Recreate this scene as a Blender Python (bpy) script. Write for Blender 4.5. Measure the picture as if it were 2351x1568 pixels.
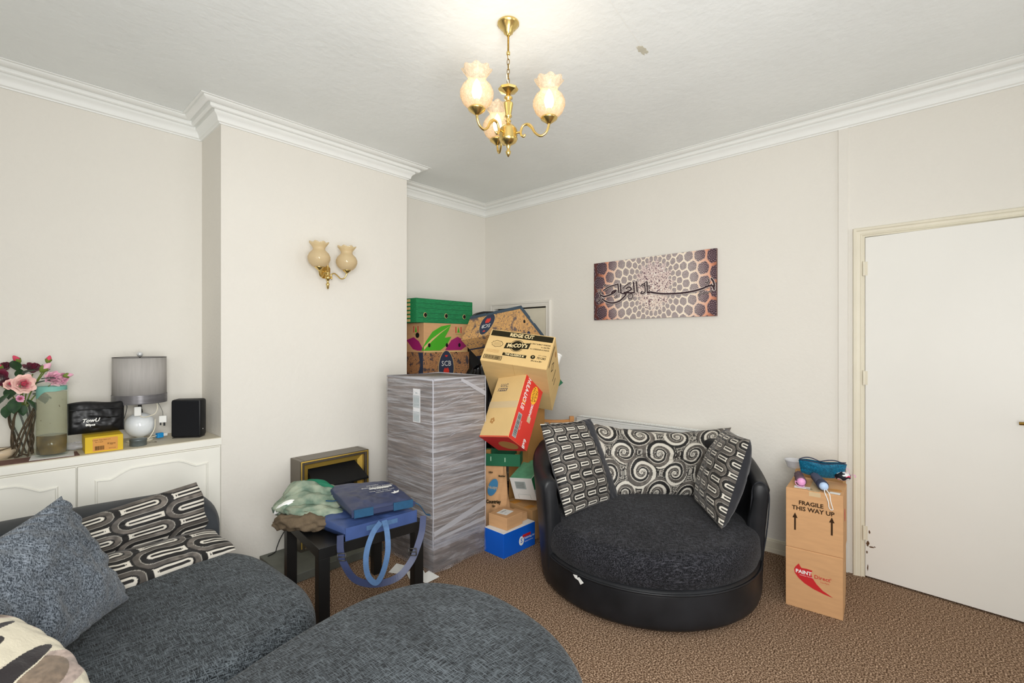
import bpy, bmesh, math, random
import numpy as np
from mathutils import Vector, Matrix
random.seed(7); rng = np.random.RandomState(5)
C = bpy.context.scene
for o in list(bpy.data.objects): bpy.data.objects.remove(o)
PI = math.pi
# ---------------------------------------------------------------- camera, world, lights, exposure
CAMH = 1.375; YAW = math.radians(42.215)
cam = bpy.data.cameras.new('camera'); cam_o = bpy.data.objects.new('camera', cam); C.collection.objects.link(cam_o)
cam.sensor_width = 36.0; cam.lens = 1093.0/2351.0*36.0; cam.clip_start = .02
cam_o.location = (0, 0, CAMH); cam_o.rotation_euler = (PI/2, 0, YAW - PI/2)
C.camera = cam_o
w = bpy.data.worlds.new('world'); C.world = w; w.use_nodes = True
w.node_tree.nodes['Background'].inputs[0].default_value = (.85, .93, 1, 1)
w.node_tree.nodes['Background'].inputs[1].default_value = .6
def area(name, loc, aim, sx, sy, power, col):
    l = bpy.data.lights.new(name, 'AREA'); l.shape = 'RECTANGLE'; l.size = sx; l.size_y = sy; l.energy = power; l.color = col
    o = bpy.data.objects.new(name, l); C.collection.objects.link(o); o.location = loc
    o.rotation_euler = (Vector(aim) - Vector(loc)).to_track_quat('-Z', 'Y').to_euler()
    return o
area('window_daylight', (2.2, -2.22, 1.35), (1.6, 2, 1.25), 1.6, 2.0, 16, (.98, .99, 1))
area('ceiling_fill', (.1, -.45, 1.1), (1.6, 1.6, 2.746), .9, .9, 36, (1, 1, 1))  # unseen uplight added behind the camera to brighten the ceiling, like bounced flash
area('side_fill', (-1.34, .6, 1.2), (2, 1.8, .9), 1.6, 1.6, 22, (.98, .99, 1))  # fill panel added before the solid left wall, which has no window
fill_o = area('front_fill', (-.15, -.4, 1.8), (2.2, 2.35, .9), .8, .6, 22, (1, 1, 1)); fill_o.data.spread = math.radians(115)  # unseen frontal fill added to lift the low walls and far corner
C.view_settings.view_transform = 'Standard'; C.view_settings.look = 'None'
C.view_settings.gamma = 1; C.view_settings.use_curve_mapping = False
C.view_settings.exposure = 0.15

# ---------------------------------------------------------------- helpers
def s2l(c):
    return tuple(((x/255.)/12.92 if x/255. <= .04045 else ((x/255.+.055)/1.055)**2.4) for x in c)
def mat(name, col, rough=.6, metal=0., noise=0., nscale=8., bump=0., bscale=80., spec=.4, trans=0., emit=None, estr=0., sheen=0., stretch=None, col2=None, alpha=1., detail=4, ior=1.45, nthr=None):
    m = bpy.data.materials.new(name); m.use_nodes = True; nt = m.node_tree; N = nt.nodes; L = nt.links
    b = N['Principled BSDF']; c = s2l(col)
    b.inputs['Base Color'].default_value = (*c, 1); b.inputs['Roughness'].default_value = rough
    b.inputs['Metallic'].default_value = metal; b.inputs['Specular IOR Level'].default_value = spec
    b.inputs['Transmission Weight'].default_value = trans; b.inputs['IOR'].default_value = ior
    b.inputs['Alpha'].default_value = alpha
    if sheen: b.inputs['Sheen Weight'].default_value = sheen
    if emit: b.inputs['Emission Color'].default_value = (*s2l(emit), 1); b.inputs['Emission Strength'].default_value = estr
    tc = N.new('ShaderNodeTexCoord'); mp = N.new('ShaderNodeMapping'); L.new(tc.outputs['Object'], mp.inputs[0])
    if stretch: mp.inputs['Scale'].default_value = stretch
    if noise or col2:
        n = N.new('ShaderNodeTexNoise'); n.inputs['Scale'].default_value = nscale; n.inputs['Detail'].default_value = detail
        L.new(mp.outputs[0], n.inputs[0])
        r = N.new('ShaderNodeValToRGB'); L.new(n.outputs[0], r.inputs[0])
        lo, hi = nthr or (.3, .7)
        r.color_ramp.elements[0].position = lo; r.color_ramp.elements[1].position = hi
        if col2: a, d = s2l(col2), c
        else: a = tuple(x*(1-noise) for x in c); d = tuple(min(1, x*(1+noise)) for x in c)
        r.color_ramp.elements[0].color = (*a, 1); r.color_ramp.elements[1].color = (*d, 1)
        L.new(r.outputs[0], b.inputs['Base Color'])
    if bump:
        n2 = N.new('ShaderNodeTexNoise'); n2.inputs['Scale'].default_value = bscale; n2.inputs['Detail'].default_value = 3
        L.new(mp.outputs[0], n2.inputs[0])
        bp = N.new('ShaderNodeBump'); bp.inputs['Strength'].default_value = bump; bp.inputs['Distance'].default_value = .004
        L.new(n2.outputs[0], bp.inputs['Height']); L.new(bp.outputs[0], b.inputs['Normal'])
    return m
def colmat(name, rough=.6, sheen=0., bump=0., bscale=200):
    m = mat(name, (128, 128, 128), rough, sheen=sheen, bump=bump, bscale=bscale)
    a = m.node_tree.nodes.new('ShaderNodeAttribute'); a.attribute_name = 'print'
    m.node_tree.links.new(a.outputs['Color'], m.node_tree.nodes['Principled BSDF'].inputs['Base Color'])
    return m
def chenille(name, dark, light, scale=1.0, sheen=.3, thr=(.45, .75)):
    """woven fabric: two crossed stretched noises as short light dashes on a dark ground"""
    m = bpy.data.materials.new(name); m.use_nodes = True; nt = m.node_tree; N = nt.nodes; L = nt.links; b = N['Principled BSDF']
    b.inputs['Roughness'].default_value = .9; b.inputs['Sheen Weight'].default_value = sheen; b.inputs['Specular IOR Level'].default_value = .15
    b.inputs['Sheen Roughness'].default_value = .5
    tc = N.new('ShaderNodeTexCoord'); outs = []
    for st in ((30, 330, 120), (330, 30, 150)):
        mp = N.new('ShaderNodeMapping'); mp.inputs['Scale'].default_value = tuple(x*scale for x in st); mp.inputs['Rotation'].default_value = (0, 0, .15)
        L.new(tc.outputs['Object'], mp.inputs[0]); n = N.new('ShaderNodeTexNoise'); n.inputs['Scale'].default_value = 1; n.inputs['Detail'].default_value = 1.5
        L.new(mp.outputs[0], n.inputs[0]); outs.append(n)
    mx = N.new('ShaderNodeMath'); mx.operation = 'MAXIMUM'; L.new(outs[0].outputs[0], mx.inputs[0]); L.new(outs[1].outputs[0], mx.inputs[1])
    r = N.new('ShaderNodeValToRGB'); L.new(mx.outputs[0], r.inputs[0])
    r.color_ramp.elements[0].position = thr[0]; r.color_ramp.elements[1].position = thr[1]
    r.color_ramp.elements[0].color = (*s2l(dark), 1); r.color_ramp.elements[1].color = (*s2l(light), 1)
    n3 = N.new('ShaderNodeTexNoise'); n3.inputs['Scale'].default_value = 5; n3.inputs['Detail'].default_value = 5; L.new(tc.outputs['Object'], n3.inputs[0])
    mr = N.new('ShaderNodeMapRange'); mr.inputs[1].default_value = .3; mr.inputs[2].default_value = .7; mr.inputs[3].default_value = .75; mr.inputs[4].default_value = 1.3
    L.new(n3.outputs[0], mr.inputs[0])
    mul = N.new('ShaderNodeVectorMath'); mul.operation = 'SCALE'; L.new(r.outputs[0], mul.inputs[0]); L.new(mr.outputs[0], mul.inputs['Scale'])
    L.new(mul.outputs[0], b.inputs['Base Color'])
    bp = N.new('ShaderNodeBump'); bp.inputs['Strength'].default_value = .5; bp.inputs['Distance'].default_value = .002
    L.new(mx.outputs[0], bp.inputs['Height']); L.new(bp.outputs[0], b.inputs['Normal'])
    return m

def mesh_obj(name, verts, faces, m, parent=None, smooth=False, colors=None, fcol=None):
    me = bpy.data.meshes.new(name)
    me.from_pydata([tuple(map(float, v)) for v in verts], [], [tuple(map(int, f)) for f in faces]); me.update()
    if m: me.materials.append(m)
    if smooth: me.polygons.foreach_set('use_smooth', [True]*len(me.polygons))
    if colors is not None:
        a = me.color_attributes.new('print', 'FLOAT_COLOR', 'POINT')
        c4 = np.ones((len(verts), 4), dtype=np.float32); c4[:, :3] = colors; a.data.foreach_set('color', c4.ravel())
    o = bpy.data.objects.new(name, me); C.collection.objects.link(o)
    if parent: o.parent = parent
    return o
def tag(o, label=None, cat=None, group=None, kind=None):
    if label: o['label'] = label
    if cat: o['category'] = cat
    if group: o['group'] = group
    if kind: o['kind'] = kind
    return o
def thing(name, label, cat, loc=(0, 0, 0), rotz=0, group=None, R=None):
    o = bpy.data.objects.new(name, None); C.collection.objects.link(o); o.empty_display_size = .05
    if R is not None:
        M = Matrix(R).to_4x4(); M.translation = Vector(loc); o.matrix_world = M
    else:
        o.location = loc; o.rotation_euler = (0, 0, rotz)
    return tag(o, label, cat, group)
class MB:
    """collects geometry for ONE mesh object"""
    def __init__(s): s.v = []; s.f = []
    def add(s, v, f):
        n = len(s.v); s.v += [tuple(p) for p in v]; s.f += [tuple(i+n for i in q) for q in f]; return s
    def box(s, lo, hi, bev=0.):
        x0, y0, z0 = lo; x1, y1, z1 = hi
        if bev <= 0:
            v = [(x0, y0, z0), (x1, y0, z0), (x1, y1, z0), (x0, y1, z0), (x0, y0, z1), (x1, y0, z1), (x1, y1, z1), (x0, y1, z1)]
            return s.add(v, [(3, 2, 1, 0), (4, 5, 6, 7), (0, 1, 5, 4), (1, 2, 6, 5), (2, 3, 7, 6), (3, 0, 4, 7)])
        bm = bmesh.new(); bmesh.ops.create_cube(bm, size=1)
        for q in bm.verts: q.co = Vector(((x0+x1)/2+q.co.x*(x1-x0), (y0+y1)/2+q.co.y*(y1-y0), (z0+z1)/2+q.co.z*(z1-z0)))
        bmesh.ops.bevel(bm, geom=list(bm.edges), offset=min(bev, .49*min(x1-x0, y1-y0, z1-z0)), segments=2 if bev < .02 else 4, affect='EDGES', profile=.5)
        bm.verts.index_update(); v = [tuple(q.co) for q in bm.verts]; f = [tuple(q.index for q in p.verts) for p in bm.faces]; bm.free()
        return s.add(v, f)
    def lathe(s, prof, loc=(0, 0, 0), n=24, wave=None, cap=True, M=None):
        v = []; f = []
        for j, (r, z) in enumerate(prof):
            for i in range(n):
                a = 2*PI*i/n; rr = r; zz = z
                if wave and wave(j): k, ar, az = wave(j); rr = r+ar*math.cos(k*a); zz = z+az*math.cos(k*a)
                p = Vector((rr*math.cos(a), rr*math.sin(a), zz))
                if M is not None: p = M @ p
                v.append((p.x+loc[0], p.y+loc[1], p.z+loc[2]))
        for j in range(len(prof)-1):
            for i in range(n):
                f.append((j*n+i, j*n+(i+1) % n, (j+1)*n+(i+1) % n, (j+1)*n+i))
        if cap:
            if prof[0][0] > 1e-5: f.append(tuple(reversed(range(n))))
            if prof[-1][0] > 1e-5: f.append(tuple((len(prof)-1)*n+i for i in range(n)))
        return s.add(v, f)
    def tube(s, pts, r, n=8, closed=False, flat=None, sm=True):
        P = [Vector(p) for p in (cr(pts, 6, closed) if sm and len(pts) > 2 else pts)]
        R = r if callable(r) else (lambda t: r)
        v = []; f = []; up = Vector((0, 0, 1)); prev = None; m = len(P)
        for j, p in enumerate(P):
            a = P[(j-1) % m] if (closed or j > 0) else p; b = P[(j+1) % m] if (closed or j < m-1) else p
            t = (b-a).normalized()
            if prev is None:
                x = t.cross(up); x = x if x.length > 1e-3 else t.cross(Vector((1, 0, 0)))
            else: x = prev - t*prev.dot(t)
            if x.length < 1e-6: x = t.orthogonal()
            x.normalize(); prev = x; y = t.cross(x); rr = R(j/max(1, m-1))
            for i in range(n):
                an = 2*PI*i/n; fx, fy = (flat if flat else (1, 1))
                q = p + x*(math.cos(an)*rr*fx) + y*(math.sin(an)*rr*fy); v.append(tuple(q))
        for j in range(m-1 if not closed else m):
            for i in range(n):
                a0 = j*n+i; a1 = j*n+(i+1) % n; b0 = ((j+1) % m)*n+i; b1 = ((j+1) % m)*n+(i+1) % n
                f.append((a0, a1, b1, b0))
        if not closed: f.append(tuple(reversed(range(n)))); f.append(tuple((m-1)*n+i for i in range(n)))
        return s.add(v, f)
    def prism(s, poly, h, O, U, V, back=0.):
        """2-D polygon (u,v) on frame O,U,V extruded by h along U x V"""
        O = Vector(O); U = Vector(U).normalized(); V = Vector(V).normalized(); W = U.cross(V); n = len(poly)
        v = [tuple(O+U*a+V*b-W*back) for a, b in poly]+[tuple(O+U*a+V*b+W*h) for a, b in poly]
        f = [tuple(reversed(range(n))), tuple(range(n, 2*n))]+[(i, (i+1) % n, n+(i+1) % n, n+i) for i in range(n)]
        return s.add(v, f)
    def sphere(s, c, r, n=16, m=10, sc=(1, 1, 1)):
        prof = [(math.sin(PI*j/m), -math.cos(PI*j/m)) for j in range(m+1)]; v = []; f = []
        for (a, z) in prof:
            for i in range(n): t = 2*PI*i/n; v.append((c[0]+r*sc[0]*a*math.cos(t), c[1]+r*sc[1]*a*math.sin(t), c[2]+r*sc[2]*z))
        for j in range(m):
            for i in range(n): f.append((j*n+i, j*n+(i+1) % n, (j+1)*n+(i+1) % n, (j+1)*n+i))
        return s.add(v, f)
    def build(s, name, m, parent=None, smooth=False, **k): return mesh_obj(name, s.v, s.f, m, parent, smooth, **k)
def cr(pts, k=8, closed=False):
    P = [Vector(p) for p in pts]; n = len(P); out = []
    for i in range(n if closed else n-1):
        a = P[(i-1) % n] if (closed or i > 0) else P[0]*2-P[1]; b = P[i]; c = P[(i+1) % n]
        d = P[(i+2) % n] if (closed or i+2 < n) else P[-1]*2-P[-2]
        for j in range(k):
            t = j/k; out.append(.5*((2*b)+(c-a)*t+(2*a-5*b+4*c-d)*t*t+(3*b-a-3*c+d)*t**3))
    if not closed: out.append(P[-1])
    return out
def smooth_angle(o, deg=35):
    me = o.data; me.polygons.foreach_set('use_smooth', [True]*len(me.polygons))
    bm = bmesh.new(); bm.from_mesh(me); lim = math.radians(deg)
    for e in bm.edges:
        if len(e.link_faces) == 2: e.smooth = e.calc_face_angle(0) < lim
    bm.to_mesh(me); bm.free(); return o
def slab(outline, z0, z1, r, dome=0., base_r=.0, k=8, nr=8, cen=None, dip=None):
    """rounded slab from a closed 2-D outline: straight sides, rounded shoulder, domed top"""
    P = np.array([[p.x, p.y] for p in cr([(a, b, 0) for a, b in outline], k, True)]); n = len(P)
    c = P.mean(0) if cen is None else np.array(cen)
    T = np.roll(P, -1, 0)-np.roll(P, 1, 0); Nn = np.stack([T[:, 1], -T[:, 0]], 1); Nn /= np.linalg.norm(Nn, axis=1)[:, None]
    if ((P-c)*Nn).sum() < 0: Nn = -Nn
    rings = []
    if base_r:
        for t in (0, .33, .66): a = t*PI/2; rings.append((base_r*(1-math.sin(a)), z0+base_r*(1-math.cos(a)), 1.))
    rings.append((0, z0+base_r, 1.)); rings.append((-.004, (z0+z1-r)/2, 1.))
    for j in range(nr+1): a = j/nr*PI/2; rings.append((r*(1-math.cos(a)), z1-r+r*math.sin(a), 1.))
    V = []
    for off, z, sc in rings:
        q = P-Nn*off; V += [(a, b, z) for a, b in q]
    last = P-Nn*r; nin = 10
    for j in range(1, nin):
        t = j/nin; q = last*(1-t)+c*t; V += [(a, b, z1+dome*(1-(1-t)**2)) for a, b in q]
    V.append((c[0], c[1], z1+dome)); nrg = len(rings)+nin-1; Fc = []
    for j in range(nrg-1):
        for i in range(n): Fc.append((j*n+i, j*n+(i+1) % n, (j+1)*n+(i+1) % n, (j+1)*n+i))
    for i in range(n): Fc.append(((nrg-1)*n+i, (nrg-1)*n+(i+1) % n, len(V)-1))
    Fc.append(tuple(reversed(range(n))))
    if dip: V = [(a, b, z-dip(a, b) if z > (z0+z1)/2 else z) for a, b, z in V]
    b = MB(); b.v = V; b.f = Fc
    # outward winding for clockwise outlines
    A = .5*np.sum(P[:, 0]*np.roll(P[:, 1], -1)-np.roll(P[:, 0], -1)*P[:, 1])
    if A < 0: b.f = [tuple(reversed(f)) for f in b.f]
    return b
def vnoise(x, y, seed=0):
    """smooth value noise on arrays"""
    r = np.random.RandomState(seed); T = r.rand(64, 64)
    xi = np.floor(x).astype(int); yi = np.floor(y).astype(int); fx = x-xi; fy = y-yi; fx = fx*fx*(3-2*fx); fy = fy*fy*(3-2*fy)
    g = lambda a, b: T[a % 64, b % 64]
    return (g(xi, yi)*(1-fx)+g(xi+1, yi)*fx)*(1-fy)+(g(xi, yi+1)*(1-fx)+g(xi+1, yi+1)*fx)*fy
def L3(c): return np.array(s2l(c))
def sheet(name, fn, nu, nv, m, parent=None, colfn=None, closed_u=False, smooth=True):
    """grid surface fn(u,v)->(x,y,z) arrays"""
    u, v = np.meshgrid(np.linspace(0, 1, nu), np.linspace(0, 1, nv)); X = fn(u, v); V = np.stack([X[0].ravel(), X[1].ravel(), X[2].ravel()], 1)
    i, j = np.meshgrid(np.arange(nu-1), np.arange(nv-1)); a = (j*nu+i).ravel()
    Fc = np.stack([a, a+1, a+nu+1, a+nu], 1)
    me = bpy.data.meshes.new(name); me.vertices.add(len(V)); me.vertices.foreach_set('co', V.astype(np.float32).ravel())
    me.loops.add(len(Fc)*4); me.loops.foreach_set('vertex_index', Fc.astype(np.int32).ravel()); me.polygons.add(len(Fc))
    me.polygons.foreach_set('loop_start', np.arange(0, len(Fc)*4, 4, dtype=np.int32)); me.polygons.foreach_set('loop_total', np.full(len(Fc), 4, dtype=np.int32))
    me.polygons.foreach_set('use_smooth', np.full(len(Fc), smooth)); me.update(calc_edges=True); me.validate()
    me.materials.append(m)
    if colfn is not None:
        c = colfn(u.ravel(), v.ravel()); at = me.color_attributes.new('print', 'FLOAT_COLOR', 'POINT'); c4 = np.ones((len(V), 4), dtype=np.float32); c4[:, :3] = c
        at.data.foreach_set('color', c4.ravel())
    o = bpy.data.objects.new(name, me); C.collection.objects.link(o)
    if parent: o.parent = parent
    return o
def pillow_fn(A, B, Cc, D, T, side=1, pinch=.05, wr=.004, seed=1, crease=None, sag=0.):
    """corners A(bottom left) B(bottom right) C(top right) D(top left); T thickness"""
    A, B, Cc, D = [np.array(p, float) for p in (A, B, Cc, D)]
    n = np.cross(B-A, D-A); n /= np.linalg.norm(n)
    def fn(u, v):
        uu = u+pinch*np.sin(PI*v)*(1-2*u)*(np.abs(2*u-1)**2); vv = v+pinch*np.sin(PI*u)*(1-2*v)*(np.abs(2*v-1)**2)
        P = [A[i]*(1-uu)*(1-vv)+B[i]*uu*(1-vv)+Cc[i]*uu*vv+D[i]*(1-uu)*vv for i in range(3)]
        e = (np.clip(4*u*(1-u), 0, 1)**.42)*(np.clip(4*v*(1-v), 0, 1)**.42)
        h = side*T*.5*e + wr*(vnoise(u*9+seed, v*9, seed)-.5)*e*2 + wr*.6*(vnoise(u*22, v*22+seed, seed+1)-.5)*e
        edge = 1-np.clip(4*np.minimum(np.minimum(u, 1-u), np.minimum(v, 1-v))*3, 0, 1)
        h = h+wr*.8*edge*e**.3*np.sin(u*60+v*47)
        if crease is not None: h = h-side*crease[1]*np.exp(-((v-crease[0]-.02*np.sin(u*5))/.035)**2)*e
        return [P[i]+n[i]*h - (sag*np.sin(PI*u)*v if i == 2 else 0) for i in range(3)]
    return fn
def font_mesh(body, size, m, O, U, V, parent, name='printed_text', align='CENTER', bold=0., shear=0., rot=0., sx=1., space=1.):
    cu = bpy.data.curves.new(name, 'FONT'); cu.body = body; cu.size = size; cu.align_x = align; cu.align_y = 'CENTER'; cu.offset = bold; cu.shear = shear; cu.space_character = space
    cu.resolution_u = 2
    t = bpy.data.objects.new(name, cu); C.collection.objects.link(t); dg = bpy.context.evaluated_depsgraph_get()
    me = bpy.data.meshes.new_from_object(t.evaluated_get(dg)); bpy.data.objects.remove(t); me.materials.clear(); me.materials.append(m)
    O = Vector(O); U = Vector(U).normalized(); V = Vector(V).normalized(); cR, sR = math.cos(rot), math.sin(rot)
    for q in me.vertices:
        x, y = q.co.x*sx, q.co.y; a, b = x*cR-y*sR, x*sR+y*cR
        q.co = O+U*a+V*b
    o = bpy.data.objects.new(name, me); C.collection.objects.link(o); o.parent = parent
    return o
def ell(cx, cy, a, b, n=28, rot=0): return [(cx+a*math.cos(t)*math.cos(rot)-b*math.sin(t)*math.sin(rot), cy+a*math.cos(t)*math.sin(rot)+b*math.sin(t)*math.cos(rot)) for t in [2*PI*i/n for i in range(n)]]
def rect(x0, y0, x1, y1): return [(x0, y0), (x1, y0), (x1, y1), (x0, y1)]
FW = Vector((math.cos(YAW), math.sin(YAW), 0)); RT = Vector((math.sin(YAW), -math.cos(YAW), 0))
def LD(lat, dep, z): q = RT*lat+FW*dep; return (q.x, q.y, z)   # room position from sideways / forward distance of the tripod

# ---------------------------------------------------------------- materials
M = {}
M['wall'] = mat('wall_paint', (231, 227, 218), .85, noise=.012, nscale=2, bump=.4, bscale=50, spec=.2)
M['ceil'] = mat('ceiling_paint', (243, 246, 244), .9, noise=.035, nscale=1.6, bump=.7, bscale=26, spec=.15)
M['white'] = mat('white_gloss_paint', (243, 244, 240), .45, noise=.01, nscale=5)
M['cream'] = mat('cream_gloss_paint', (226, 219, 199), .4, noise=.03, nscale=9)
M['door'] = mat('door_paint', (238, 236, 229), .35, noise=.015, nscale=2.5, bump=.05, bscale=30)
M['cup'] = mat('cupboard_paint', (240, 238, 228), .45, noise=.025, nscale=6)
M['top'] = mat('shelf_top_paint', (208, 200, 180), .6, noise=.05, nscale=12)
M['brass'] = mat('polished_brass', (222, 194, 124), .26, metal=1)
M['brassd'] = mat('aged_brass', (150, 120, 60), .3, metal=1)
M['black'] = mat('black_lacquer', (22, 22, 22), .35, noise=.1)
M['blk'] = mat('black_plastic', (20, 21, 23), .5)
M['dkgrey'] = mat('dark_grey_metal', (66, 64, 62), .45, metal=.3)
M['bronze'] = mat('bronze_trim', (112, 104, 92), .35, metal=.7)
M['slate'] = mat('hearth_slate', (98, 100, 92), .6, noise=.25, nscale=7, bump=.2)
M['card'] = mat('cardboard', (205, 160, 116), .85, noise=.05, nscale=10, stretch=(1, 1, 5), spec=.1)
M['card2'] = mat('pale_cardboard', (216, 184, 128), .85, noise=.04, nscale=8, stretch=(1, 5, 1), spec=.1)
M['card3'] = mat('tan_cardboard', (190, 148, 100), .85, noise=.05, nscale=9, spec=.1)
M['cardin'] = mat('golden_kraft', (178, 132, 78), .9, noise=.05, nscale=9, spec=.1)  # golden brown kraft for the tall carton, tray insides and faint print
M['ink'] = mat('dark_ink', (58, 40, 26), .8, spec=.1)
M['inkb'] = mat('black_ink', (44, 40, 26), .8, spec=.1)
M['cream_ink'] = mat('cream_ink', (232, 210, 160), .8, spec=.1)
M['red'] = mat('red_print', (214, 58, 46), .6, noise=.03, nscale=6)
M['redd'] = mat('crimson_print', (196, 36, 40), .6)
M['yel'] = mat('yellow_print', (246, 178, 52), .6)
M['wht'] = mat('white_paper', (236, 236, 232), .6)
M['green'] = mat('green_print', (32, 138, 84), .7, col2=(22, 104, 60), nscale=40, stretch=(1, 1, 8))
M['greend'] = mat('dark_green_print', (20, 96, 62), .6, noise=.08)
M['lime'] = mat('leaf_green_print', (74, 168, 40), .6)
M['mag'] = mat('magenta_print', (158, 32, 104), .6)
M['navy'] = mat('navy_print', (48, 56, 78), .7)
M['slateb'] = mat('slate_blue_print', (62, 78, 92), .7)
M['blue'] = mat('bright_blue_print', (12, 92, 200), .5, noise=.04)
M['tape'] = mat('parcel_tape', (236, 214, 172), .35, alpha=.5)
M['tapeo'] = mat('orange_parcel_tape', (214, 150, 70), .3)
M['hole'] = mat('hand_hole_shadow', (14, 12, 10), .9)
M['sofa'] = chenille('charcoal_chenille', (22, 25, 28), (92, 99, 104), 1.25, .08, (.46, .68))
M['chairf'] = chenille('black_chenille', (14, 15, 18), (70, 70, 76), 1.3, .06, (.50, .72))
M['greyf'] = chenille('grey_chenille', (44, 50, 57), (128, 136, 145), 1.3, .15, (.44, .70))
M['suede'] = mat('charcoal_suede', (52, 55, 58), .8, noise=.2, nscale=6, sheen=.1, spec=.15)
M['leather'] = mat('black_faux_suede', (29, 30, 33), .42, noise=.5, nscale=5, spec=.35, detail=6)
M['bandf'] = mat('dark_suede_band', (44, 45, 50), .8, noise=.2, nscale=8, sheen=.2, spec=.1)
M['velvet'] = colmat('cut_velvet', .6, sheen=.15, bump=.3, bscale=150)
M['canvas'] = colmat('printed_canvas', .7)

# carpet
m = mat('brown_carpet', (120, 96, 78), .95, spec=.05); nt = m.node_tree; N = nt.nodes; Lk = nt.links
tc = N.new('ShaderNodeTexCoord'); n1 = N.new('ShaderNodeTexNoise'); n1.inputs['Scale'].default_value = 150; n1.inputs['Detail'].default_value = 3; Lk.new(tc.outputs['Object'], n1.inputs[0])
r = N.new('ShaderNodeValToRGB'); Lk.new(n1.outputs[0], r.inputs[0]); e = r.color_ramp.elements
e[0].position = .36; e[0].color = (*s2l((74, 54, 40)), 1); e[1].position = .64; e[1].color = (*s2l((204, 176, 150)), 1)
e2 = e.new(.5); e2.color = (*s2l((130, 105, 84)), 1)
Lk.new(r.outputs[0], N['Principled BSDF'].inputs['Base Color'])
bp = N.new('ShaderNodeBump'); bp.inputs['Strength'].default_value = .9; bp.inputs['Distance'].default_value = .006; Lk.new(n1.outputs[0], bp.inputs['Height']); Lk.new(bp.outputs[0], N['Principled BSDF'].inputs['Normal'])
M['carpet'] = m
# glass / thin film helpers
def thin(name, tint, alpha_facing, rough=.05, noise=None, nscale=20, stretch=(1, 1, 1), white=(240, 240, 245), amax=.62):
    """clear film: mostly transparent with a glossy coat; optional whitish streaks"""
    m = bpy.data.materials.new(name); m.use_nodes = True; nt = m.node_tree; N = nt.nodes; L = nt.links
    for x in list(N): N.remove(x)
    out = N.new('ShaderNodeOutputMaterial'); tr = N.new('ShaderNodeBsdfTransparent'); tr.inputs[0].default_value = (*s2l(tint), 1)
    pr = N.new('ShaderNodeBsdfPrincipled'); pr.inputs['Base Color'].default_value = (*s2l(white), 1); pr.inputs['Roughness'].default_value = rough
    mix = N.new('ShaderNodeMixShader'); L.new(tr.outputs[0], mix.inputs[1]); L.new(pr.outputs[0], mix.inputs[2]); L.new(mix.outputs[0], out.inputs[0])
    if noise:
        tc = N.new('ShaderNodeTexCoord'); vals = []
        for k, (sc, rt, st) in enumerate(noise):
            mp = N.new('ShaderNodeMapping'); mp.inputs['Scale'].default_value = st; mp.inputs['Rotation'].default_value = rt
            L.new(tc.outputs['Object'], mp.inputs[0]); n = N.new('ShaderNodeTexNoise'); n.inputs['Scale'].default_value = sc; n.inputs['Detail'].default_value = 5; n.inputs['Roughness'].default_value = .6
            L.new(mp.outputs[0], n.inputs[0]); mr = N.new('ShaderNodeMapRange'); mr.inputs[1].default_value = .50; mr.inputs[2].default_value = .80; mr.inputs[3].default_value = alpha_facing; mr.inputs[4].default_value = amax
            L.new(n.outputs[0], mr.inputs[0]); vals.append(mr)
        mx = N.new('ShaderNodeMath'); mx.operation = 'MAXIMUM'; L.new(vals[0].outputs[0], mx.inputs[0]); L.new(vals[1].outputs[0], mx.inputs[1]); L.new(mx.outputs[0], mix.inputs[0])
    else: mix.inputs[0].default_value = alpha_facing
    return m
M['film'] = thin('stretch_wrap_film', (248, 248, 250), .13, .25, noise=[(2.6, (.25, .35, .0), (1.0, 1.0, 20)), (2.0, (-.4, -.35, 0), (1, 1, 26))], amax=.62)
M['filmlow'] = thin('loose_wrap_film', (240, 240, 244), .10, .08, noise=[(4, (.5, .4, .3), (2, 2, 7)), (5, (0, -.6, .5), (2, 3, 6))], amax=.35)
M['edgefilm'] = thin('gathered_film', (240, 240, 244), .38, .25)
M['glassthin'] = thin('clear_vase_glass', (251, 254, 252), .04, .03, white=(235, 242, 240))
M['shadeglass'] = thin('frosted_shade_glass', (255, 246, 230), .42, .2, white=(255, 240, 215))
M['amberglass'] = thin('amber_lustre_glass', (250, 238, 210), .5, .06, white=(238, 222, 186))
M['plasticbag'] = thin('clear_plastic_bag', (245, 245, 245), .4, .15)

# ---------------------------------------------------------------- room shell
X1 = 3.447; Y1 = 3.50; Y2 = 3.133; XB0 = .919; XB1 = 2.22; ZC = 2.746; XL = -1.4; YF = -2.3
def struct(name, mb, m, parent=None, smooth=False, kind='structure'):
    o = mb.build(name, m, parent, smooth)
    if parent is None: o['kind'] = kind
    return o
struct('floor', MB().box((XL-.1, YF-.1, -.1), (X1+.1, Y1+.1, 0)), M['carpet'])
struct('ceiling', MB().box((XL-.1, YF-.1, ZC), (X1+.1, Y1+.1, ZC+.1)), M['ceil'])
wb = struct('wall_back', MB().box((XL-.1, Y1, 0), (X1+.1, Y1+.1, ZC)), M['wall'])
struct('wall_left', MB().box((XL-.1, YF, 0), (XL, Y1, ZC)), M['wall'])
cb = struct('wall_chimney_breast', MB().box((XB0, Y2, 0), (XB1, Y1-.0005, ZC)), M['wall'])
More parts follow.
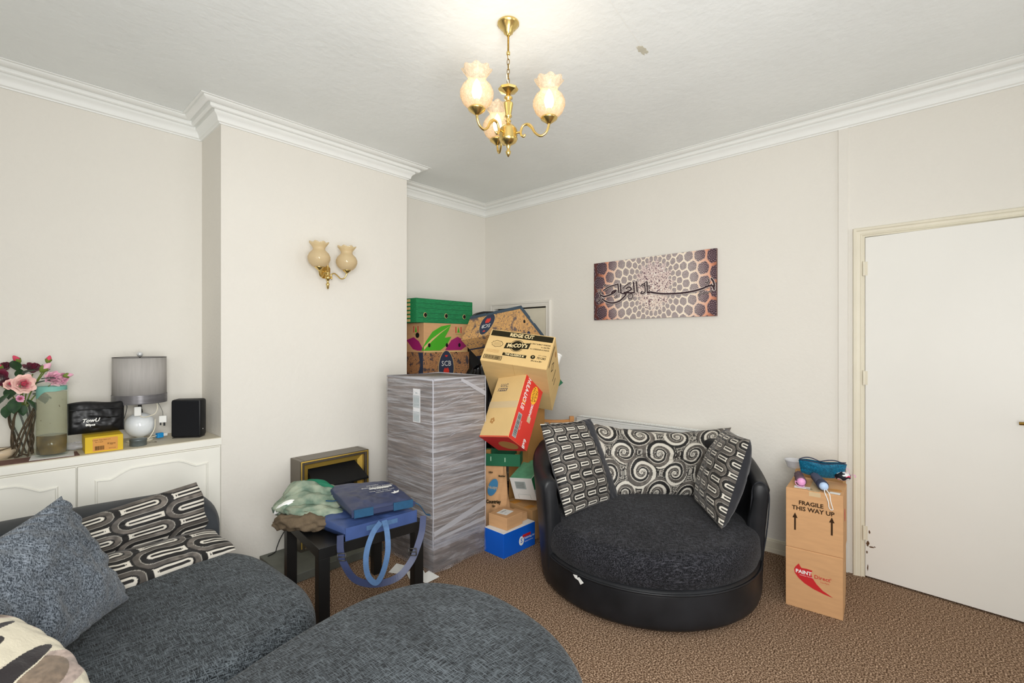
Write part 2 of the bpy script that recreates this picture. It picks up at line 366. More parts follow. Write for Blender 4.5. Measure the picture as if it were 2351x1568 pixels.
# right wall with the opening of the door and of the hatch left out
DY0, DY1, DZ = -.452, .354, 1.995
HY0, HY1, HZ0, HZ1 = 2.70, 3.36, .98, 1.70
b = MB()
b.box((X1, DY1, 0), (X1+.1, HY0, ZC)); b.box((X1, HY1, 0), (X1+.1, Y1, ZC)); b.box((X1, HY0, 0), (X1+.1, HY1, HZ0)); b.box((X1, HY0, HZ1), (X1+.1, HY1, ZC))
b.box((X1, DY0, DZ), (X1+.1, DY1, ZC)); b.box((X1, YF, 0), (X1+.1, DY0, ZC))
struct('wall_right', b, M['wall'])
struct('wall_hall', MB().box((X1+.55, -1.2, 0), (X1+.6, 1.2, 2.4)), M['wall'])
# front wall behind the camera with a window opening
b = MB(); wx0, wx1, wz0, wz1 = 0., 2.4, .85, 2.35
b.box((XL, YF-.1, 0), (wx0, YF, ZC)); b.box((wx1, YF-.1, 0), (X1, YF, ZC)); b.box((wx0, YF-.1, 0), (wx1, YF, wz0)); b.box((wx0, YF-.1, wz1), (wx1, YF, ZC))
struct('wall_front', b, M['wall'])
wf = struct('window_1', MB().box((wx0, YF-.08, wz0), (wx1, YF-.03, wz0+.05)).box((wx0, YF-.08, wz1-.05), (wx1, YF-.03, wz1)).box((wx0, YF-.08, wz0+.05), (wx0+.05, YF-.03, wz1-.05)).box((wx1-.05, YF-.08, wz0+.05), (wx1, YF-.03, wz1-.05)).box((1.175, YF-.08, wz0+.05), (1.225, YF-.03, wz1-.05)), M['white'])
MB().box((wx0+.05, YF-.06, wz0+.05), (1.175, YF-.055, wz1-.05)).build('pane', M['glassthin'], wf)
MB().box((1.225, YF-.06, wz0+.05), (wx1-.05, YF-.055, wz1-.05)).build('pane', M['glassthin'], wf)

# cornice: profile (offset from wall, height below ceiling) swept round the room with mitres
prof = [(0, -.100), (.010, -.100), (.012, -.094), (.022, -.090), (.024, -.082), (.026, -.072), (.034, -.060), (.044, -.053), (.047, -.049), (.047, -.034), (.056, -.034), (.059, -.041), (.065, -.042), (.073, -.037), (.076, -.031), (.076, -.016), (.087, -.016), (.090, -.023), (.100, -.021),
        (.112, -.014), (.118, -.010), (.119, -.003), (.124, -.003), (.126, -.006), (.135, -.004), (.135, 0)]
path = [(XL, Y1, 1, -1), (XB0, Y1, -1, -1), (XB0, Y2, -1, -1), (XB1, Y2, 1, -1), (XB1, Y1, 1, -1), (X1, Y1, -1, -1), (X1, YF, -1, 1), (XL, YF, 1, 1)]
def sweep_room(prof, path, z, closed=True):
    mb = MB(); n = len(prof); V = []; Fc = []
    for (x, y, sx, sy) in path:
        for p, h in prof: V.append((x+sx*p, y+sy*p, z+h))
    m_ = len(path)
    for j in range(m_ if closed else m_-1):
        for i in range(n-1): a = j*n+i; bq = ((j+1) % m_)*n+i; Fc.append((a, a+1, bq+1, bq))
    return mb.add(V, Fc)
path2 = [(XL, Y1, 1, -1), (XB0, Y1, -1, -1), (XB0, Y2, -1, -1), (XB1, Y2, 1, -1), (XB1, Y1, 1, -1), (X1, Y1, -1, -1), (X1, YF, -1, 1), (XL, YF, 1, 1)]
o = sweep_room(prof, path2, ZC-.0005).build('trim_1', M['white']); smooth_angle(o, 25); o['kind'] = 'structure'; o['label'] = 'white moulded plaster cornice running round the ceiling'
# skirting on the right wall and in the alcove
skp = [(0, .088), (.006, .088), (.010, .082), (.010, .076), (.014, .074), (.014, .034), (.011, .032), (.011, .029), (.016, .027), (.016, 0)]
o = sweep_room(skp, [(X1, Y1, -1, -1), (X1, .47, -1, -1)], 0, False).build('baseboard_right', M['cream']); smooth_angle(o, 20); o['kind'] = 'structure'
o = sweep_room(skp, [(XB1, Y1, 1, -1), (X1, Y1, -1, -1)], 0, False).build('baseboard_back', M['cream']); smooth_angle(o, 20); o['kind'] = 'structure'
# boxed batten down the right wall, from cornice to floor
struct('trim_2', MB().box((X1-.010, .423, 0), (X1+.001, .471, ZC-.09), .002), M['wall'])['label'] = 'narrow flat batten running down the wall beside the door frame'
# ceiling scars
def ragged(cx, cy, a, bb, seed, n=26):
    r_ = random.Random(seed); return [(cx+a*math.cos(t)*(.6+.55*r_.random()), cy+bb*math.sin(t)*(.6+.55*r_.random())) for t in [2*PI*i/n for i in range(n)]]
M['patch'] = mat('bare_ceiling_patch', (206, 202, 184), .9, noise=.06, nscale=20)
cl = bpy.data.objects['ceiling']
MB().prism(ragged(1.43, 1.22, .035, .11, 3), .0008, (0, 0, ZC), (1, 0, 0), (0, -1, 0)).build('peeled_patch', M['patch'], cl)
MB().prism([(y_, x_) for x_, y_ in ragged(1.05, 2.07, .022, .05, 9)], .0008, (0, 0, ZC), (1, 0, 0), (0, -1, 0)).build('peeled_patch', M['patch'], cl).location = (0, 2.1, 0)
# lining-paper seams on the ceiling
b = MB()
for (x0, y0, x1, y1) in ((2.1, 1.05, 1.35, .95), (.2, 2.35, 2.9, 1.55), (1.9, 2.0, 3.1, 1.6)):
    dx, dy = x1-x0, y1-y0; L_ = math.hypot(dx, dy); nx, ny = -dy/L_*.0018, dx/L_*.0018
    b.add([(x0-nx, y0-ny, ZC-.0006), (x1-nx, y1-ny, ZC-.0006), (x1+nx, y1+ny, ZC-.0006), (x0+nx, y0+ny, ZC-.0006)], [(0, 1, 2, 3)])
b.build('paper_seam', M['white'], cl)

# ---- door and its frame
def architrave(y0, y1, z1, m, name, wdt=.044, z0=0., proj=.018, bottom=False):
    """moulded three-sided frame round an opening in the right wall"""
    mb = MB()
    P = [(0, 0), (0, proj*.5), (wdt*.12, proj*.62), (wdt*.2, proj*.5), (wdt*.35, proj*.7), (wdt*.55, proj*.72), (wdt*.68, proj), (wdt*.92, proj), (wdt, proj*.7), (wdt, 0)]
    rows = [(y1, z0), (y1, z1), (y0, z1), (y0, z0)]; sg = [(1, 0), (1, 1), (-1, 1), (-1, 0)]
    if bottom: sg[0] = (1, -1); sg[3] = (-1, -1)
    V = []; Fc = []
    for (y, z), (a, c_) in zip(rows, sg):
        for p, h in P: V.append((X1-h, y+a*p, z+c_*p))
    n = len(P)
    for j in range(4 if bottom else 3):
        for i in range(n-1): q = ((j+1) % 4)*n+i; Fc.append((j*n+i, q, q+1, j*n+i+1))
    return smooth_angle(mb.add(V, Fc).build(name, m), 30)
d1 = architrave(DY0, DY1, DZ, M['cream'], 'door_1'); d1['kind'] = 'structure'; d1['label'] = 'cream moulded door frame with flush white door'
MB().box((X1-.002, DY1-.012, 0), (X1+.09, DY1, DZ)).box((X1-.002, DY0, 0), (X1+.09, DY0+.012, DZ)).box((X1-.002, DY0+.012, DZ-.010), (X1+.09, DY1-.012, DZ)).build('door_lining', M['cream'], d1)
dl = bpy.data.objects.new('door_leaf', None); C.collection.objects.link(dl); dl.parent = d1; dl.location = (X1-.006, DY1-.014, 0); dl.rotation_euler = (0, 0, math.radians(-5))
W_ = .775
MB().box((0, -W_, .010), (.038, 0, DZ-.014), .0015).build('door_panel', M['door'], dl)
for z in (1.80, 1.163, .26):
    MB().lathe([(.005, -.042), (.006, -.040), (.006, -.015), (.0055, -.014), (.006, -.013), (.006, .013), (.0055, .014), (.006, .015), (.006, .040), (.005, .042)], (-.004, .006, z), 10).box((-.002, -.012, z-.04), (.001, .004, z+.04)).build('hinge', M['cream'], dl)
hb = MB().box((-.008, -.735, .90), (0, -.695, 1.05), .003); hb.tube([(-.008, -.715, .985), (-.045, -.715, .985), (-.052, -.70, .985), (-.052, -.66, .983), (-.050, -.615, .980)], .008, 10)
hb.build('lever_handle', M['brassd'], dl)
MB().prism([(-.02, -.008), (.0, -.012), (.022, -.002), (.015, .008), (-.012, .006)], .0006, (0, -.66, .26), (0, -1, 0), (0, 0, 1)).build('scuff', M['patch'], dl)
M['rust'] = mat('rust_grime', (96, 70, 48), .9)
for k, (y, z, a, b_) in enumerate(((-.012, .20, .008, .018), (-.030, .185, .014, .005), (-.020, .27, .004, .012), (-.008, .15, .004, .010), (-.045, .19, .005, .003), (-.012, .06, .003, .02))): MB().prism(ragged(0, 0, a, b_, 20+k, 14), .0005, (0, y, z), (0, -1, 0), (0, 0, 1)).build('rust_stain', M['rust'], dl)

# ---- meter cupboard hatch in the corner
hf = architrave(HY0, HY1, HZ1, M['wall'], 'door_2', wdt=.055, z0=HZ0, proj=.02, bottom=True); hf['kind'] = 'structure'; hf['label'] = 'small cream cupboard hatch framed into the wall in the corner'
MB().box((X1+.012, HY0+.006, HZ0+.004), (X1+.03, HY1-.004, HZ1-.012), .002).build('hatch_panel', M['cream'], hf)
MB().box((X1+.05, HY0-.02, HZ0-.02), (X1+.055, HY1+.02, HZ1+.02)).build('hatch_back', M['hole'], hf)

# ---- alcove cupboard: one long built-in unit with a shelf top and arched-panel doors
cup = thing('alcove_cupboard', 'cream built-in cupboard filling the left alcove with arched panel doors', 'cupboard', (XL+.02, Y2, 0))
cx0 = 0; cx1 = XB0-XL-.021; SZ = .817
MB().box((cx0, .004, 0), (cx1, Y1-Y2-.002, SZ-.022)).build('carcass', M['cup'], cup)
MB().box((cx0, -.012, SZ-.045), (cx1, Y1-Y2-.002, SZ), .004).build('shelf_top', M['top'], cup)
MB().box((cx0, -.0135, SZ-.042), (cx1, -.0115, SZ-.004)).build('front_edging', M['cup'], cup)
def cup_door(xa, xb, za, zb):
    d = MB().box((xa, -.016, za), (xb, .004, zb), .003).build('door', M['cup'], cup)
    # raised moulding following an arched line
    ia, ib, zt, zz = xa+.062, xb-.062, zb-.075, za+.06; wq = ib-ia
    top = []
    for i in range(25):
        t = i/24; x = ia+wq*t; s_ = 0.
        q = min(1, max(0, (min(t, 1-t)-.10)/.22)); q = q*q*(3-2*q)
        dip_ = math.exp(-((min(t, 1-t)-.12)/.05)**2)*-.006
        top.append((x, -.016, zt+.038*q+dip_))
    ring = [(ia, -.016, zz)]+top+[(ib, -.016, zz)]
    mb = MB(); Pn = []
    cxm = (ia+ib)/2; czm = (zt+zz)/2
    for off, hh in ((0, 0), (.004, .007), (.009, .007), (.013, -.004), (.018, -.003)):
        for (x, y, z) in ring:
            sx_ = 1 if x < cxm else -1; f_ = off
            xx = x+sx_*f_ if (abs(x-ia) < 1e-6 or abs(x-ib) < 1e-6) else x
            z2 = z-f_ if z > czm else z+f_
            Pn.append((xx, y-hh, z2))
    n = len(ring); Fc = []
    for j in range(4):
        for i in range(n): Fc.append((j*n+i, j*n+(i+1) % n, (j+1)*n+(i+1) % n, (j+1)*n+i))
    mb.add(Pn, Fc).build('panel_moulding', M['cup'], d)
for xa, xb in ((-.955, -.331), (-.325, .289), (.295, .911)):
    cup_door(xa-XL-.02, xb-XL-.02, .08, SZ-.054)
MB().box((cx0, -.006, .0), (cx1, .004, .07)).build('plinth', M['cup'], cup)

# ---------------------------------------------------------------- velvet prints
CRM, BLK, GRY = L3((206, 200, 188)), L3((20, 18, 17)), L3((92, 86, 80))
def serp(x, y, h=.1, a=.045, gap=.028, seed=3):
    """serpentine ribbons: x,y metres; legs along x every h, columns side by side"""
    P = 2*a+.92*h+gap; k0 = np.floor(x/P); best = np.full(x.shape, 9.); out_ = np.zeros(x.shape, bool)
    for dk in (-1, 0, 1):
        xx = x-(k0+dk+.5)*P; yy = y+0.*x
        m2 = np.mod(yy, 2*h); m3 = np.mod(yy+h, 2*h)
        leg = np.abs(np.mod(yy+h/2, h)-h/2); sgn = np.sign(np.mod(yy+h/2, h)-h/2)*np.where(np.mod(np.round(yy/h), 2) > 0, -1, 1)
        cR = np.hypot(xx-a, m2-h/2)-h/2; cL = np.hypot(xx+a, m3-h/2)-h/2
        q = np.where(np.abs(xx) <= a, leg*sgn, np.where(xx > a, -cR, cL))
        fr = (xx > a) & (m2 > h); q = np.where(fr, -np.abs(np.minimum(np.hypot(xx-a, m2-2*h-h/2), np.hypot(xx-a, m2-h/2))-h/2), q)
        fl = (xx < -a) & (m3 > h); q = np.where(fl, np.abs(np.minimum(np.hypot(xx+a, m3-2*h-h/2), np.hypot(xx+a, m3-h/2))-h/2), q)
        m_ = np.abs(q) < np.abs(best); best = np.where(m_, q, best); out_ = np.where(m_, fr | fl, out_)
    sd = best
    s = sd/h; mot = .55+.9*vnoise(x*60, y*60, seed)*vnoise(x*14+3, y*14, seed+1)*1.6
    col = np.zeros(x.shape+(3,)); col[:] = CRM
    def band(lo, hi, c_): mm = (s >= lo) & (s < hi); col[mm] = (c_ if c_.ndim == 1 else c_[mm])
    g = GRY[None, :]*mot.ravel()[:, None] if x.ndim == 1 else None
    band(-.31, -.05, BLK); band(-.05, -.02, CRM*.6); band(-.02, .22, g); band(.22, .31, BLK)
    k_ = (np.abs(s) > .43) & ~out_; col[k_] = BLK*1.4
    return col
def scroll(x, y, seed=2):
    """scrollwork: spirals on a skewed lattice with drops between"""
    col = np.zeros(x.shape+(3,)); col[:] = CRM
    best = np.full(x.shape, 9.); ph = np.zeros(x.shape); kk = np.zeros(x.shape); rr = np.zeros(x.shape)
    wx = x+.012*(vnoise(x*9, y*9, 5)-.5); wy = y+.012*(vnoise(x*9+7, y*9, 6)-.5)
    cs = []
    for i in range(-2, 9):
        for j in range(-2, 7):
            cs.append((i*.235+(j % 2)*.12, j*.135, .095 if (i+j) % 2 == 0 else .075, 1 if (i+j) % 3 else -1, i*7+j))
    for cx, cy, R, sg, q in cs:
        dx, dy = wx-cx, wy-cy; r = np.hypot(dx, dy); th = np.arctan2(dy, dx)*sg
        d = r/R; mm = d < best; best = np.where(mm, d, best)
        p = np.mod(th/(2*PI)+1.15*np.log(r/R+.05)*.9+q*.37, 1); ph = np.where(mm, p, ph); rr = np.where(mm, d, rr); kk = np.where(mm, q, kk)
    mot = .6+1.0*vnoise(x*50, y*50, seed)*vnoise(x*12, y*12+4, seed+1)*1.7; g = GRY[None, :]*mot[:, None]
    m_ = (ph < .30); col[m_] = BLK
    m_ = (ph > .36) & (ph < .66) & (rr > .18); col[m_] = g[m_]
    m_ = (ph > .66) & (ph < .70); col[m_] = BLK
    far = rr > 1.12; f2 = np.mod(ph*3+rr*2.2, 1); col[far & (f2 < .45)] = BLK; col[far & (f2 >= .45) & (f2 < .6)] = CRM; col[far & (f2 >= .6)] = g[far & (f2 >= .6)]; col[far & (f2 > .9)] = CRM
    return col
def blobs(x, y):
    wx = x+.10*(vnoise(x*5, y*5, 8)-.5); wy = y+.10*(vnoise(x*5+3, y*5+9, 9)-.5)
    n = vnoise(wx*9+wy*3, wy*22-wx*6, 11); n2 = vnoise(wx*7+2, wy*16+wx*4, 14)
    c1, c2, c3, c4 = L3((214, 206, 184)), L3((176, 158, 148)), L3((124, 108, 92)), L3((38, 33, 35))
    col = np.zeros(x.shape+(3,)); col[:] = c1; mot = (.75+.5*vnoise(x*120, y*120, 4))[:, None]
    k = n2 > .52; col[k] = (c2*mot)[k]; k = n2 > .68; col[k] = (c3*mot)[k]; k = (n > .70) ; col[k] = c4; k = (n > .66) & (n <= .70); col[k] = c1
    return col

# ---------------------------------------------------------------- sofa
sofa = thing('sofa', 'large charcoal sofa with rounded end and low suede back, in the left foreground', 'sofa', (-.2, 2.15, 0))
def loc(pts, O): return [(a-O[0], b_-O[1]) for a, b_ in pts]
SO = (-.2, 2.15)
seat_out = [(-1.15, 2.66), (-.2, 2.58), (.55, 2.49), (.74, 2.45), (.83, 2.30), (.850, 2.05), (.845, 1.82), (.77, 1.66), (.55, 1.585), (.1, 1.56), (-.6, 1.60), (-1.1, 1.64)]
o = slab(loc(seat_out, SO), .20, .415, .075, .018, base_r=.02, cen=(-.3+.2, 2.08-2.15), dip=lambda a, b_: .012*math.sin(a*5+b_*3)).build('seat', M['sofa'], sofa, True)
base_out = [(-1.13, 2.82), (-.2, 2.74), (.60, 2.65), (.74, 2.56), (.80, 2.30), (.81, 2.05), (.80, 1.85), (.73, 1.71), (.52, 1.64), (.1, 1.62), (-.6, 1.65), (-1.1, 1.70)]
slab(loc(base_out, SO), .03, .25, .02, 0, cen=(.05, 0)).build('base', M['leather'], sofa, True)
for x, y in ((-1.2, 1.85), (.55, 1.8), (-1.2, 2.65), (.5, 2.5)): MB().lathe([(.02, 0), (.025, .03), (.025, .032)], (x-SO[0], y-SO[1], 0), 12).build('foot', M['blk'], sofa)
# back: rounded-end rail; profile along its length in (s,z)
def sofa_back():
    A = Vector((-1.13, 2.83, 0)); B = Vector((.745, 2.60, 0)); Lb = (B-A).length; U = (B-A).normalized()
    pr = [(0, .22), (0, .62), (.04, .665)]+[(Lb*t, .668+.006*math.sin(t*9)) for t in (.15, .3, .45, .6, .75)]
    cxr, czr, rr_ = Lb-.17, .668-.17, .17
    pr += [(cxr+rr_*math.sin(a), czr+rr_*math.cos(a)*1.0) for a in [PI/2*i/10 for i in range(11)]]
    pr += [(Lb, .35), (Lb, .22)]
    mb = MB(); n = len(pr); th = .19; V = []; Fc = []; prof_ = [(-.5, -.022), (-.47, -.006), (-.38, .0), (-.2, .006), (.0, .008), (.2, .006), (.38, 0), (.47, -.006), (.5, -.022)]
    cz = .40; cs_ = Lb/2
    for w_, sh in prof_:
        for s_, z in pr:
            ds, dz = s_-cs_, z-cz
            k1 = 1+sh/ max(abs(ds), .3) if abs(ds) > 0 else 1
            q = A+U*(cs_+ds*k1); nn = Vector((-U.y, U.x, 0)); q = q+nn*(w_*th); V.append((q.x-SO[0], q.y-SO[1], z+(sh if z > .3 else 0)))
    m_ = len(prof_)
    for j in range(m_-1):
        for i in range(n-1): Fc.append((j*n+i, j*n+i+1, (j+1)*n+i+1, (j+1)*n+i))
    Fc.append(tuple(range(n))); Fc.append(tuple((m_-1)*n+i for i in reversed(range(n))))
    o = mb.add(V, Fc).build('backrest', M['suede'], sofa); smooth_angle(o, 50)
    ed = [A+U*s_+Vector((-U.y, U.x, 0))*(-.5*th) for s_, z in pr]; pp = [(e_.x-SO[0], e_.y-SO[1], z-.016) for e_, (s_, z) in zip(ed, pr)]
    return o
sofa_back()
# left arm, out of frame, keeps the sofa complete
MB().box((-1.3-SO[0], 1.68-SO[1], .05), (-1.14-SO[0], 2.85-SO[1], .60), .06).build('arm', M['suede'], sofa, True)

def cushion(name, label, A, B, Cc, D, T, front, back, colfn=None, n=60, pinch=.05, wr=.005, seed=1, crease=None, group=None, sag=0.):
    """two faced cushion; corners in room space; its origin is the lowest corner"""
    A, B, Cc, D = [Vector(p) for p in (A, B, Cc, D)]; O = (A+B)/2
    t = thing(name, label, 'cushion', O, 0, group); q = [p-O for p in (A, B, Cc, D)]
    sheet('front_panel', pillow_fn(*q, T, 1, pinch, wr, seed, crease, sag), n if colfn is None else 230, n if colfn is None else 230, front, t, colfn)
    sheet('back_panel', pillow_fn(*q, T, -1, pinch, wr, seed+3, None, sag), 40, 40, back, t)
    return t
wS, hS = .80, .42
bc = thing('back_cushion', 'long cream and black serpentine velvet cushion slumped along the sofa back', 'cushion', (.32, 2.38, .425))
def bc_fn(side):
    def fn(u, v):
        r0 = [-.14+.90*u, 2.17+.215*u+.03*np.sin(PI*u), .428+0*u]; r1 = [-.16+.85*u, 2.475+.02*u, .505+.015*u]; r2 = [-.18+.825*u, 2.575-.055*u, .575+.160*u+.01*np.sin(PI*u)]
        s1 = np.clip(v/.46, 0, 1); s2 = np.clip((v-.46)/.54, 0, 1); w_ = v > .46; e = np.clip(4*u*(1-u), 0, 1)**.35
        P = [np.where(w_, r1[i]*(1-s2)+r2[i]*s2, r0[i]*(1-s1)+r1[i]*s1) for i in range(3)]
        l1 = np.sin(PI*s1)**.55*.055*e; l2 = np.sin(PI*s2)**.55*.055*e; wr = .012*(vnoise(u*14, v*9, 61)-.5)+.006*(vnoise(u*34+3, v*22, 62)-.5)
        if side < 0: l1 = -l1*.15; l2 = -l2*.2; wr = 0
        a = np.where(w_, l2, l1)+wr*e; b_ = np.where(w_, .97, .45); c_ = np.where(w_, .22, .88)
        P = [P[0]-.03*np.exp(-((v-.46)/.05)**2)*u**6+.006*np.sin(v*17)*u**8, P[1]-a*b_, P[2]+a*c_]; return [P[0]-.32, P[1]-2.38, P[2]-.425]
    return fn
sheet('front_panel', bc_fn(1), 300, 230, M['velvet'], bc, lambda u, v: serp(u*.90+.02, v*.60+.03, .090, .052, .008))
sheet('back_panel', bc_fn(-1), 60, 40, M['bandf'], bc)
cushion('grey_cushion', 'plain grey woven cushion standing on its corner at the left of the sofa', (.04, 1.78, .44), (.345, 2.20, .435), (.165, 2.16, .865), (-.17, 1.80, .80), .17, M['greyf'], M['greyf'], n=90, pinch=.05, wr=.016, seed=11)
cushion('scatter_cushion', 'cream and brown marbled cushion in the near left corner of the sofa', (-.08, 1.25, .44), (.195, 1.48, .44), (.030, 1.74, .69), (-.30, 1.52, .72), .17, M['velvet'], M['bandf'], lambda u, v: blobs(u*.36+.3, v*.62), pinch=-.10, seed=6)

# footstool
FO = (.62, 1.03)
fst = thing('footstool', 'big round charcoal chenille footstool in the bottom foreground', 'footstool', (FO[0], FO[1], 0))
fo = [(.40, 1.47), (.70, 1.555), (.95, 1.575), (1.16, 1.50), (1.262, 1.30), (1.268, 1.08), (1.21, .87), (1.07, .70), (.78, .58), (.42, .56), (.12, .66), (-.02, .9), (.0, 1.17), (.16, 1.36)]
slab(loc(fo, FO), .20, .452, .06, .03, base_r=.02, nr=8, cen=(0, 0)).build('seat', M['sofa'], fst, True)
slab([(a*.955, b_*.955) for a, b_ in loc(fo, FO)], .03, .215, .02, 0).build('base', M['leather'], fst, True)
for x, y in ((.45, .3), (-.4, .3), (.4, -.3), (-.4, -.3)): MB().lathe([(.02, 0), (.025, .03), (.025, .032)], (x, y, 0), 12).build('foot', M['blk'], fst)

# ---------------------------------------------------------------- round swivel chair
CL, CD = .788, 2.817
cc = LD(CL, CD, 0)
ch = thing('swivel_chair', 'wide round black cuddle chair with wraparound back beneath the calligraphy canvas', 'armchair', cc, YAW-PI/2)   # local x = sideways right, y = away
circ = lambda r, n=20, k=1.: [(r*math.cos(2*PI*i/n)*k, r*math.sin(2*PI*i/n)) for i in range(n)]
slab(circ(.612, 24), .012, .215, .035, 0, base_r=.04, cen=(0, 0)).build('base', M['leather'], ch, True)
o = slab(circ(.604, 24), .195, .375, .075, .045, base_r=.045, cen=(0, 0), nr=8).build('seat', M['chairf'], ch, True)
MB().tube([(.612*math.cos(2*PI*i/40), .612*math.sin(2*PI*i/40), .196) for i in range(40)], .006, 6, True).build('piping', M['leather'], ch, True)
# shell
def shell():
    a0, a1, n = math.radians(-24), math.radians(197), 72; V = []; Fc = []
    for j in range(n+1):
        t = j/n; a = a0+(a1-a0)*t; e = min(t, 1-t); up = min(1, e/.22); up = up*up*(3-2*up); H_ = .615+.125*up
        ro = .612; th = .082+.05*up; lean = .035+.03*up
        sec = [(ro-.005, .03), (ro+.004, .10), (ro+.5*lean, .35), (ro+lean, H_-.07), (ro+lean+.004, H_-.035), (ro+lean-.012, H_-.010), (ro+lean-th*.35, H_), (ro+lean-th*.65, H_), (ro+lean-th*.92, H_-.012), (ro+lean-th, H_-.04), (ro+lean-th+.002, H_-.08), (ro-th+.01, .40), (ro-th, .25), (ro-th, .03)]
        if j == 0: ns = len(sec)
        ea = 0
        for r_, z in sec: V.append((r_*math.cos(a), r_*math.sin(a), z))
    for j in range(n):
        for i in range(ns): Fc.append((j*ns+i, (j+1)*ns+i, (j+1)*ns+(i+1) % ns, j*ns+(i+1) % ns))
    # padded end panels
    for j, sg in ((0, -1), (n, 1)):
        b0 = j*ns; a = a0 if j == 0 else a1; tx, ty = -math.sin(a)*sg, math.cos(a)*sg; cen = np.mean(V[b0:b0+ns], 0); prev = list(range(b0, b0+ns))
        for k, (s_, d_) in enumerate(((.90, .012), (.7, .018))):
            cur = []
            for i in range(ns): p = np.array(V[b0+i]); q = cen*(1-s_)+p*s_; q[2] = p[2]+(q[2]-p[2])*.35; V.append((q[0]+tx*d_, q[1]+ty*d_, q[2])); cur.append(len(V)-1)
            for i in range(ns):
                f = (prev[i], prev[(i+1) % ns], cur[(i+1) % ns], cur[i]); Fc.append(f if sg < 0 else f[::-1])
            prev = cur
        Fc.append(tuple(prev if sg < 0 else prev[::-1]))
    o = MB().add(V, Fc).build('wraparound_back', M['leather'], ch); smooth_angle(o, 60)
shell()
MB().tube([((.612+.035)*math.cos(math.radians(-24.5))-q*math.cos(math.radians(-24.5)), (.612+.035)*math.sin(math.radians(-24.5))-q*math.sin(math.radians(-24.5)), z) for q, z in ((.03, .22), (.012, .35), (.0, .5), (.004, .575), (.03, .612), (.055, .612), (.078, .58), (.085, .5), (.10, .35))], .004, 6).build('piping', M['bandf'], ch, True)
MB().box((-.42, .1, 0), (.42, .12, .012)).build('swivel_plate', M['blk'], ch) if False else None
tgo = MB().prism([(0, .010), (.028, .014), (.029, .002), (.040, .010), (.070, -.008), (.050, -.024), (.036, -.008), (.012, -.004)], .001, (-.478, -.404, .186), (.645, -.763, 0), (0, 0, 1)).build('care_tag', M['wht'], ch)

cushion('chair_cushion', 'black and silver serpentine velvet cushion at the left of the round chair', LD(.300, 2.66, .395), LD(.665, 2.97, .395), LD(.50, 3.03, .885), LD(.170, 2.885, .875), .13, M['velvet'], M['bandf'],
        lambda u, v: np.where((u < .80)[:, None], serp(u*.52+.05, v*.52+.01, .056, .030, .002), L3((44, 45, 50))), pinch=.02, wr=.006, seed=21)
cushion('scroll_cushion', 'wide scroll patterned velvet cushion at the back of the round chair', LD(.50, 2.99, .40), LD(1.30, 3.02, .39), LD(1.47, 3.19, .80), LD(.48, 3.26, .83), .17, M['velvet'], M['bandf'],
        lambda u, v: scroll(u*.94, v*.47), pinch=.03, wr=.008, seed=25, crease=(.52, .022), sag=.045)
cushion('chair_cushion', 'serpentine velvet cushion turned edge-on at the right of the round chair', LD(1.125, 2.93, .40), LD(1.085, 2.46, .405), LD(1.320, 2.64, .83), LD(1.34, 2.97, .83), .20, M['velvet'], M['bandf'],
        lambda u, v: np.where((u > .16)[:, None], serp(u*.46+.03, v*.46, .056, .030, .002), L3((44, 45, 50))), pinch=.02, wr=.006, seed=28)

# ---------------------------------------------------------------- coffee table
TZ = .45; ta = math.radians(-7)
tb = thing('coffee_table', 'small square black coffee table in front of the electric fire', 'table', (.992, 2.062, 0), ta)
TW = .53
MB().box((0, 0, TZ-.05), (TW, TW, TZ), .002).build('tabletop', M['black'], tb)
for x in (.0, TW-.05):
    for y in (0., TW-.05): MB().box((x, y, 0), (x+.05, y+.05, TZ-.05), .001).build('leg', M['black'], tb)
def tbl(x, y, z): # table-local to room
    return (.992+x*math.cos(ta)-y*math.sin(ta), 2.062+x*math.sin(ta)+y*math.cos(ta), z)

